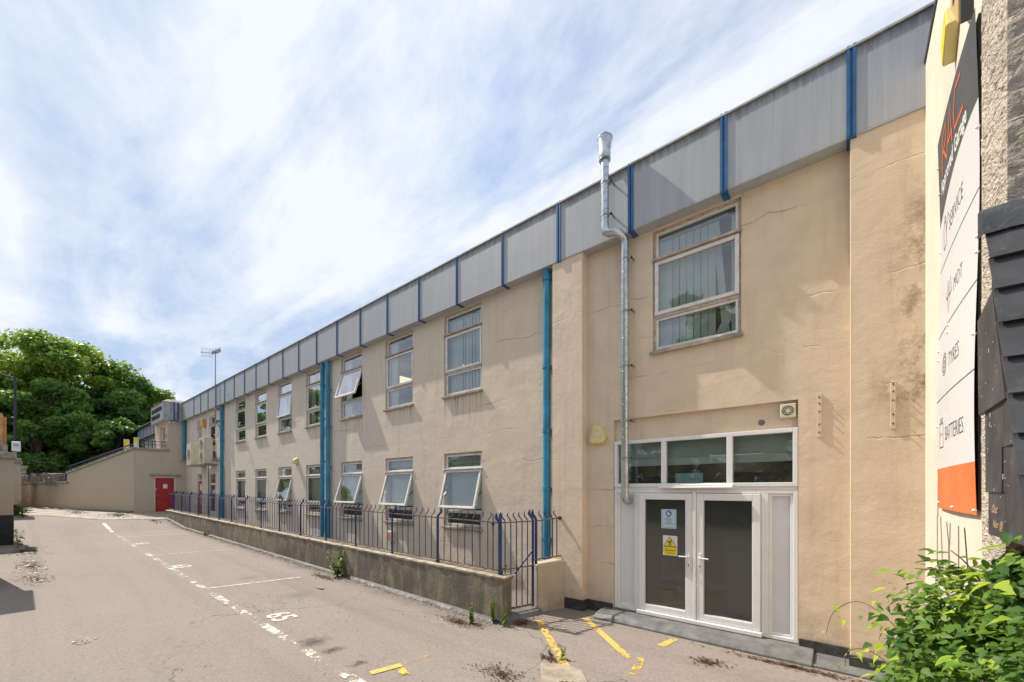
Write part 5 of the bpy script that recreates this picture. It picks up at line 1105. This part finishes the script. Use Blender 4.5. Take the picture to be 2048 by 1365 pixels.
mb = MB(); mb.mesh([(-38.5, 2.4, 2.3), (-31.6, 4.6, 2.3), (-31.6, 40, 2.3), (-120, 60, 3.5), (-120, -40, 3.5), (-47, -10, 2.3), (-46.5, -.3, 2.3)], [(0,1,2,3,4,5,6)])
tag(mb.build('earth_bank', 'soil'), kind='structure')
# street trees across the road, seen mirrored in the panes
ST = 'roadside trees opposite, mirrored in the windows'
tree(-7, -15, 0, 15.5, 4.6, 'leafB', 9000, 'roadside tree opposite the double door, mirrored in the large window', ST, 41, .5, 34)
tree(-13, -16, 0, 13.5, 4.2, 'leafB', 8000, 'roadside tree opposite the gate', ST, 42, .5, 30)
tree(-1, -15.5, 0, 13, 4.2, 'leafB', 8000, 'roadside tree opposite the garage', ST, 46, .5, 30)
tree(-27, -15, 0, 11.5, 4.0, 'leafB', 7000, 'roadside tree opposite the middle windows', ST, 43, .5, 28)
tree(-58, -14, .5, 15.5, 5.2, 'leafA', 10000, 'roadside tree far along, mirrored in the far windows', ST, 44, .5, 30)
tree(-74, -11, .5, 15, 5.2, 'leafA', 9000, 'farthest roadside tree, mirrored in the last windows', ST, 45, .5, 28)
rub = MB()
for i in range(26):
    t_ = rng.uniform(.1, .95); p = P4(t_, 0); s_ = rng.uniform(.12, .3); rub.mesh([(p.x-.5+dx*s_+rng.uniform(-.05, .05), p.y+dy*s_+rng.uniform(-.05, .05), 2.35+dz*s_*2.2*rng.uniform(.7, 1.2)) for dx in (-1, 1) for dy in (-1, 1) for dz in (0, 1)], [(0,1,3,2),(4,6,7,5),(0,4,5,1),(2,3,7,6),(1,5,7,3),(0,2,6,4)])
tag(rub.build('rubble_heap', 'stone'), 'heap of pale stones behind the far low railing', 'rubble', kind='stuff')

oh = leafcloud('reflection_hedge', 'leafC', [(-66+2.2*i, -13.2+rng.uniform(-.4, .4), 1.5+rng.uniform(-.1, .5)) for i in range(36)], [(1.9, 1.3, 2.1)]*36, 26000, .42, None, 78, shell=.2)  # added out of view so the transom and door glass mirror something dark
tag(oh, 'long dark hedge added across the road to darken reflections in the panes', 'hedge', kind='stuff')
# foreground shrub: stems, 300 single leaves, the rest as foliage
sh = thing('creeper_shrub', (.42, 2.7, -.13), 'bright green creeper shrub filling the bottom right corner', 'shrub')
def leaf_mesh(name, mat, L_=1., W_=.5, bend=.12, lobes=True, fold=.10):
    if lobes: out = [(0, 0), (.07, .26), (.22, .50), (.34, .44), (.42, .30), (.58, .27), (.78, .10), (1, 0)]
    else: out = [(0, 0), (.2, .34), (.45, .48), (.7, .38), (.9, .16), (1, 0)]
    vs = []; 
    for x_, w_ in out:
        z_ = -bend*x_*x_; vs.append((x_*L_, 0, z_)); vs.append((x_*L_, w_*W_*2*.5, z_+w_*fold)); vs.append((x_*L_, -w_*W_*2*.5, z_+w_*fold))
    fs = []
    for i in range(len(out)-1):
        a = 3*i; fs += [(a, a+3, a+4, a+1), (a, a+2, a+5, a+3)]
    me = bpy.data.meshes.new(name); me.from_pydata(vs, [], fs); me.materials.append(M[mat])
    for p in me.polygons: p.use_smooth = True
    me.validate(); return me
lm = [leaf_mesh('leaf', 'bush', 1, .62, .18), leaf_mesh('leaf', 'bush', 1, .52, .30, fold=.22), leaf_mesh('leaf', 'bush_shade', 1, .60, .12), leaf_mesh('leaf', 'bush', 1, .50, .05, False, .15)]
rr = random.Random(12)
BC = [((.42, 2.85, 1.15), (.30, .40, .36)), ((.22, 3.15, .55), (.22, .36, .50)), ((.50, 2.75, .95), (.36, .46, .46)), ((.46, 2.45, .70), (.36, .42, .50)), ((.30, 3.05, .75), (.26, .34, .48)), ((.26, 3.0, .20), (.32, .46, .45)), ((.58, 2.35, 1.12), (.26, .30, .36)), ((.50, 2.2, .35), (.42, .48, .55)), ((.56, 2.95, 1.20), (.20, .30, .28)), ((.60, 2.55, 1.42), (.16, .22, .18))]
def bush_point(rr, lo=.80, hi=1.06):
    c_, r_ = rr.choice(BC); c_ = (c_[0]+(.0 if c_[0] > .4 else .10), c_[1]-.03, c_[2]+.19); d = Vector((rr.gauss(0, 1), rr.gauss(0, 1), rr.gauss(0, 1))).normalized()
    if d.x > .3: d.x = -d.x
    if d.y > .35: d.y = -d.y
    k = rr.uniform(lo, hi); return Vector((c_[0]+d.x*r_[0]*k, c_[1]+d.y*r_[1]*k, c_[2]+d.z*r_[2]*k)), d
def place_leaf(me, p, d, s_, parent, rr):
    o = bpy.data.objects.new('leaf', me); C.objects.link(o); o.parent = parent; o.location = p - wloc(parent)
    n_ = (d*.55 + Vector((-.28, -.1, .95)) + Vector((rr.gauss(0, .32), rr.gauss(0, .32), rr.gauss(0, .25)))).normalized()
    t_ = (Vector((d.x, d.y, -.35)) + Vector((rr.gauss(0, .5), rr.gauss(0, .5), rr.gauss(0, .3)))); t_ = (t_ - n_*t_.dot(n_)).normalized(); b_ = n_.cross(t_)
    o.rotation_euler = Matrix((t_, b_, n_)).transposed().to_euler(); o.scale = (s_, s_, s_)
nl = 0
for i in range(252):
    p, d = bush_point(rr, .9, 1.12); place_leaf(rr.choice(lm), p, d, rr.choice((.04, .055, .065, .08, .092))*rr.uniform(.85, 1.1), sh, rr); nl += 1
# trailing shoots to the left
shoots = [[(.30, 3.0, 1.15), (.16, 3.15, 1.28), (.05, 3.3, 1.30), (-.06, 3.42, 1.18), (-.10, 3.45, 1.02)], [(.28, 3.05, .95), (.12, 3.15, 1.05), (.02, 3.25, 1.0), (.0, 3.3, .88)], [(.45, 2.85, 1.35), (.32, 2.95, 1.42), (.22, 3.1, 1.38)],
          [(.2, 3.0, .3), (.05, 3.05, .3), (-.02, 3.1, .18)]]
m_ = MB()
def smooth_path(P, n=5):
    P = [Vector(p) for p in P]; Q = []
    for i in range(len(P)-1):
        p0, p1, p2, p3 = P[max(i-1, 0)], P[i], P[i+1], P[min(i+2, len(P)-1)]
        for k in range(n):
            t = k/n; Q.append(.5*((2*p1) + (p2-p0)*t + (2*p0-5*p1+4*p2-p3)*t*t + (3*p1-p0-3*p2+p3)*t**3))
    return Q + [P[-1]]
for P in shoots: Q = smooth_path(P); m_.tube(Q, [.0035*(1-.6*i/len(Q)) for i in range(len(Q))], 5)
for i in range(10):
    p, d = bush_point(rr, .5, .8); m_.tube([(.5+rr.uniform(-.1, .1), 2.7+rr.uniform(-.3, .3), -.13), (p.x*.5+.25, p.y*.5+1.3, p.z*.55), tuple(p)], [.008, .005, .002], 5)
m_.build('stems', 'stem', sh)
for P in shoots:
    for k in range(11):
        t_ = k/11*(len(P)-1); i_ = int(t_); q = Vector(P[i_]).lerp(Vector(P[min(i_+1, len(P)-1)]), t_-i_) + Vector((rr.gauss(0, .03), rr.gauss(0, .03), rr.gauss(0, .03)))
        place_leaf(rr.choice(lm[:3]), q, Vector((rr.gauss(-.4, .6), rr.gauss(-.3, .6), .2)).normalized(), rr.uniform(.035, .075), sh, rr)
verts = []; faces = []; rn = np.random.default_rng(4)
tmpl = np.array([v.co[:] for v in lm[0].vertices]); tf = [tuple(p.vertices) for p in lm[0].polygons]
for i in range(7500):
    p, d = bush_point(rr, .35, .98); s_ = rr.uniform(.035, .07); n_ = (d*.6 + Vector((-.2, 0, .8)) + Vector((rr.gauss(0, .5), rr.gauss(0, .5), rr.gauss(0, .4)))).normalized(); t_ = Vector((rr.gauss(0, 1), rr.gauss(0, 1), rr.gauss(-.3, .6))); t_ = (t_-n_*t_.dot(n_)).normalized(); b_ = n_.cross(t_)
    Rm = np.array([t_, b_, n_]); base = len(verts); verts += [tuple(v) for v in (tmpl*s_) @ Rm + np.array(p)]; faces += [tuple(a+base for a in f) for f in tf]
m_ = MB(); m_.mesh(verts, faces, 0, True); tag(m_.build('foliage', 'bush_shade', sh), kind='stuff')

ro = thing('rose_shoot', (.58, 2.35, 1.0), 'arching rose stem with small paired leaflets above the creeper', 'plant')
RS = [[(.60, 2.6, 1.25), (.50, 2.62, 1.50), (.42, 2.66, 1.66), (.37, 2.68, 1.72)], [(.60, 2.35, 1.3), (.56, 2.25, 1.55), (.52, 2.20, 1.75), (.50, 2.15, 1.95)], [(.42, 2.66, 1.62), (.36, 2.74, 1.62), (.27, 2.85, 1.60)]]
m_ = MB()
for P in RS: Q = smooth_path(P); m_.tube(Q, [.005*(1-.6*i/len(Q)) for i in range(len(Q))], 6)
m_.build('stem', 'stem', ro); rlm = leaf_mesh('leaflet', 'bush_shade', 1, .55, .1, False); rlm2 = leaf_mesh('leaflet', 'bush', 1, .5, .1, False)
for P in RS:
    for k in range(7):
        t_ = (k+1)/7.5*(len(P)-1); i_ = int(t_); q = Vector(P[i_]).lerp(Vector(P[min(i_+1, len(P)-1)]), t_-i_); side = Vector((rr.choice((-1, 1))*.6, -.5, .15)).normalized()
        for s2 in range(5):
            qq = q + side*(.02+.028*s2); place_leaf(rr.choice((rlm, rlm2)), qq, (side + Vector((rr.gauss(0, .5), rr.gauss(0, .5), .2))).normalized(), rr.uniform(.038, .055), ro, rr)

def weed(x, y, z, h, n, label, seed, spread=.10, size=.045, mat='weed', flower=False):
    r2 = random.Random(seed); t = thing('weed', (x, y, z), label, 'weed', None); m_ = MB(); lf = MB(); tips = []
    me = leaf_mesh('leaf', mat, 1, .60, .30, False)
    tm = [v.co.copy() for v in me.vertices]; tf_ = [tuple(p.vertices) for p in me.polygons]
    for s_ in range(max(2, n//22)):
        top = Vector((x+r2.uniform(-spread, spread), y+r2.uniform(-spread, spread), z+h*r2.uniform(.6, 1))); m_.tube([(x+r2.uniform(-.03, .03), y, z), ((x+top.x)/2, (y+top.y)/2, (z+top.z)/2), top], [.006, .004, .002], 5)
        for k in range(22):
            f = .12+.88*k/22; q = Vector((x, y, z)).lerp(top, f); a = r2.uniform(0, 6.28); t_ = Vector((math.cos(a), math.sin(a), r2.uniform(-.35, .45))).normalized(); n_ = Vector((0, 0, 1)); n_ = (n_ - t_*n_.dot(t_)).normalized(); b_ = n_.cross(t_); s3 = size*r2.uniform(.6, 1.4)*(1.1-.5*f)
            lf.mesh([q + (t_*v.x + b_*v.y + n_*v.z)*s3 for v in tm], tf_, 0, True)
        tips.append(top)
    m_.build('stem', 'stem', t); lf.build('leaves', mat, t)
    if flower:
        fm = MB()
        for tp in tips:
            for k in range(6): a = k; fm.poly([tp, tp+Vector((.05*math.cos(a), .05*math.sin(a), .03)), tp+Vector((.05*math.cos(a+.6), .05*math.sin(a+.6), .05))])
        fm.build('petals', 'petal', t)
    return t
weed(-9.15, 4.70, g(-9), .66, 176, 'yellow green weed clump at the middle of the low wall foot', 1, .18, .10)
weed(-20.0, 4.72, g(-20), .34, 66, 'small green weed near the far end of the low wall', 2, .14, .08)
weed(-4.55, 4.52, -.13, .36, 132, 'bushy weed in the leaf litter before the wall end', 3, .08, .05)
weed(-4.33, 4.78, -.13, .52, 110, 'tall narrow weed against the end of the low wall', 4, .05, .05)
weed(-4.08, 4.74, -.13, .24, 44, 'short weed at the corner of the low wall end', 5, .05, .05)
weed(-2.72, 4.28, -.12, .20, 44, 'tiny weed beside the gully slab on the yellow line', 6, .05, .04)
weed(-2.9, 4.0+.3, -.12, .08, 44, 'sprig of green on the asphalt near the gully', 7, .05, .03)
weed(-21.1, -.05, g(-21), .75, 66, 'yellow green weed at the foot of the black buttress', 8, .10, .12)
weed(-30.6, .05, g(-30), 1.0, 110, 'tall weed with pink flowers by the second buttress', 9, .22, .16, flower=True)

# leaf litter and small debris
def litter(cx_, cy_, rx, ry, n, seed, label, size=.015, zb=.004):
    if size > .03: size *= .62; ry *= .7
    r2 = random.Random(seed); m_ = MB()
    for i in range(n):
        a = r2.uniform(0, 6.283); k = abs(r2.gauss(0, .55)); x = cx_+rx*k*math.cos(a); y = cy_+ry*k*math.sin(a)
        if x > -4.1 and y > 5.95: y = 5.95
        s_ = size*r2.uniform(.4, 1.5); z = g(x)+zb+r2.uniform(0, .02)*max(0, 1-k); b_ = r2.uniform(0, 6.283); u = Vector((math.cos(b_), math.sin(b_), r2.uniform(-.25, .25)))*s_; v = Vector((-math.sin(b_), math.cos(b_), r2.uniform(-.4, .4)))*s_*r2.uniform(.25, .7); p = Vector((x, y, z+.3*s_))
        m_.poly([p-u, p-v, p+u, p+v])
    return tag(m_.build('leaf_litter', 'litter'), label, 'dead leaves', kind='stuff')
litter(-4.75, 4.42, .42, .15, 700, 1, 'brown leaf litter round the weeds at the wall end')
litter(-3.95, 5.05, .20, .32, 600, 2, 'brown leaf litter along the gate threshold')
litter(-3.05, 3.5, .42, .26, 420, 3, 'leaf mould patch before the gully slab')
litter(-2.25, 3.75, .28, .16, 500, 4, 'dry leaf fragments on the gully slab')
litter(-2.85, 4.2, .2, .08, 200, 14, 'thin line of debris beside the yellow line')
litter(-1.3, 5.35, .22, .14, 350, 5, 'small leaf patch in front of the double door')
litter(-.45, 5.85, .9, .09, 700, 6, 'dry debris along the kerb foot by the right pilaster')
litter(-19.2, .1, 1.3, .5, 420, 7, 'dead leaves swept against the black buttress', .06)
litter(-15.8, .15, 1.5, .45, 420, 8, 'leaf drift on the left side of the lane', .055)
litter(-13.6, .2, .8, .40, 260, 18, 'dead leaf drift nearest the camera on the left', .045)
litter(-30.0, 3.3, 1.6, .7, 900, 9, 'dead leaves scattered before the red door', .07)
litter(-33.5, 2.0, 3.0, .6, 800, 10, 'dead leaves lying along the retaining wall foot', .07)
litter(-9.3, 4.45, .55, .16, 400, 11, 'dead leaves round the weed at the low wall', .035)
litter(-8, 3, 9, 3.2, 700, 12, 'scattered grit and leaf specks over the car park', .013)
litter(-26.5, 4.2, 1.2, .4, 300, 13, 'dead leaves at the far end of the low wall', .06)
lt = MB()
for i in range(16):
    p = Vector((-8.05+rng.uniform(-.10, .3), .45+rng.uniform(-.03, .2), g(-8)+.012)); a = rng.uniform(0, 3); lt.poly([p, p+Vector((.05*math.cos(a), .05*math.sin(a), .012)), p+Vector((.03, .035, .02))])
tag(lt.build('litter_scrap', 'cream'), 'crumpled cream scrap of litter on the asphalt at left', 'litter')
lt = MB(); lt.poly([(-8.55, 3.9, g(-8.5)+.02), (-8.25, 3.9, g(-8.3)+.03), (-8.3, 4.0, g(-8.3)+.02)]); tag(lt.build('paper_scrap', 'sill'), 'small pinkish scrap lying near the low wall', 'litter')
# orange barrier foot under the shrub
t = thing('traffic_cone', (.0, 2.75, -.13), 'fluorescent orange cone lying almost hidden under the shrub', 'traffic cone')
MB().tube([(.03, 3.45, -.02), (.12, 3.42, .10), (.20, 3.40, .20)], [.12, .11, .05], 16).build('cone', 'orange', t); MB().tube([(.0, 3.46, -.05), (.02, 3.455, -.03)], .17, 12).build('base', 'orange', t)
print('objects', len(bpy.data.objects), 'tris', sum(len(o.data.polygons) for o in bpy.data.objects if o.type == 'MESH'))
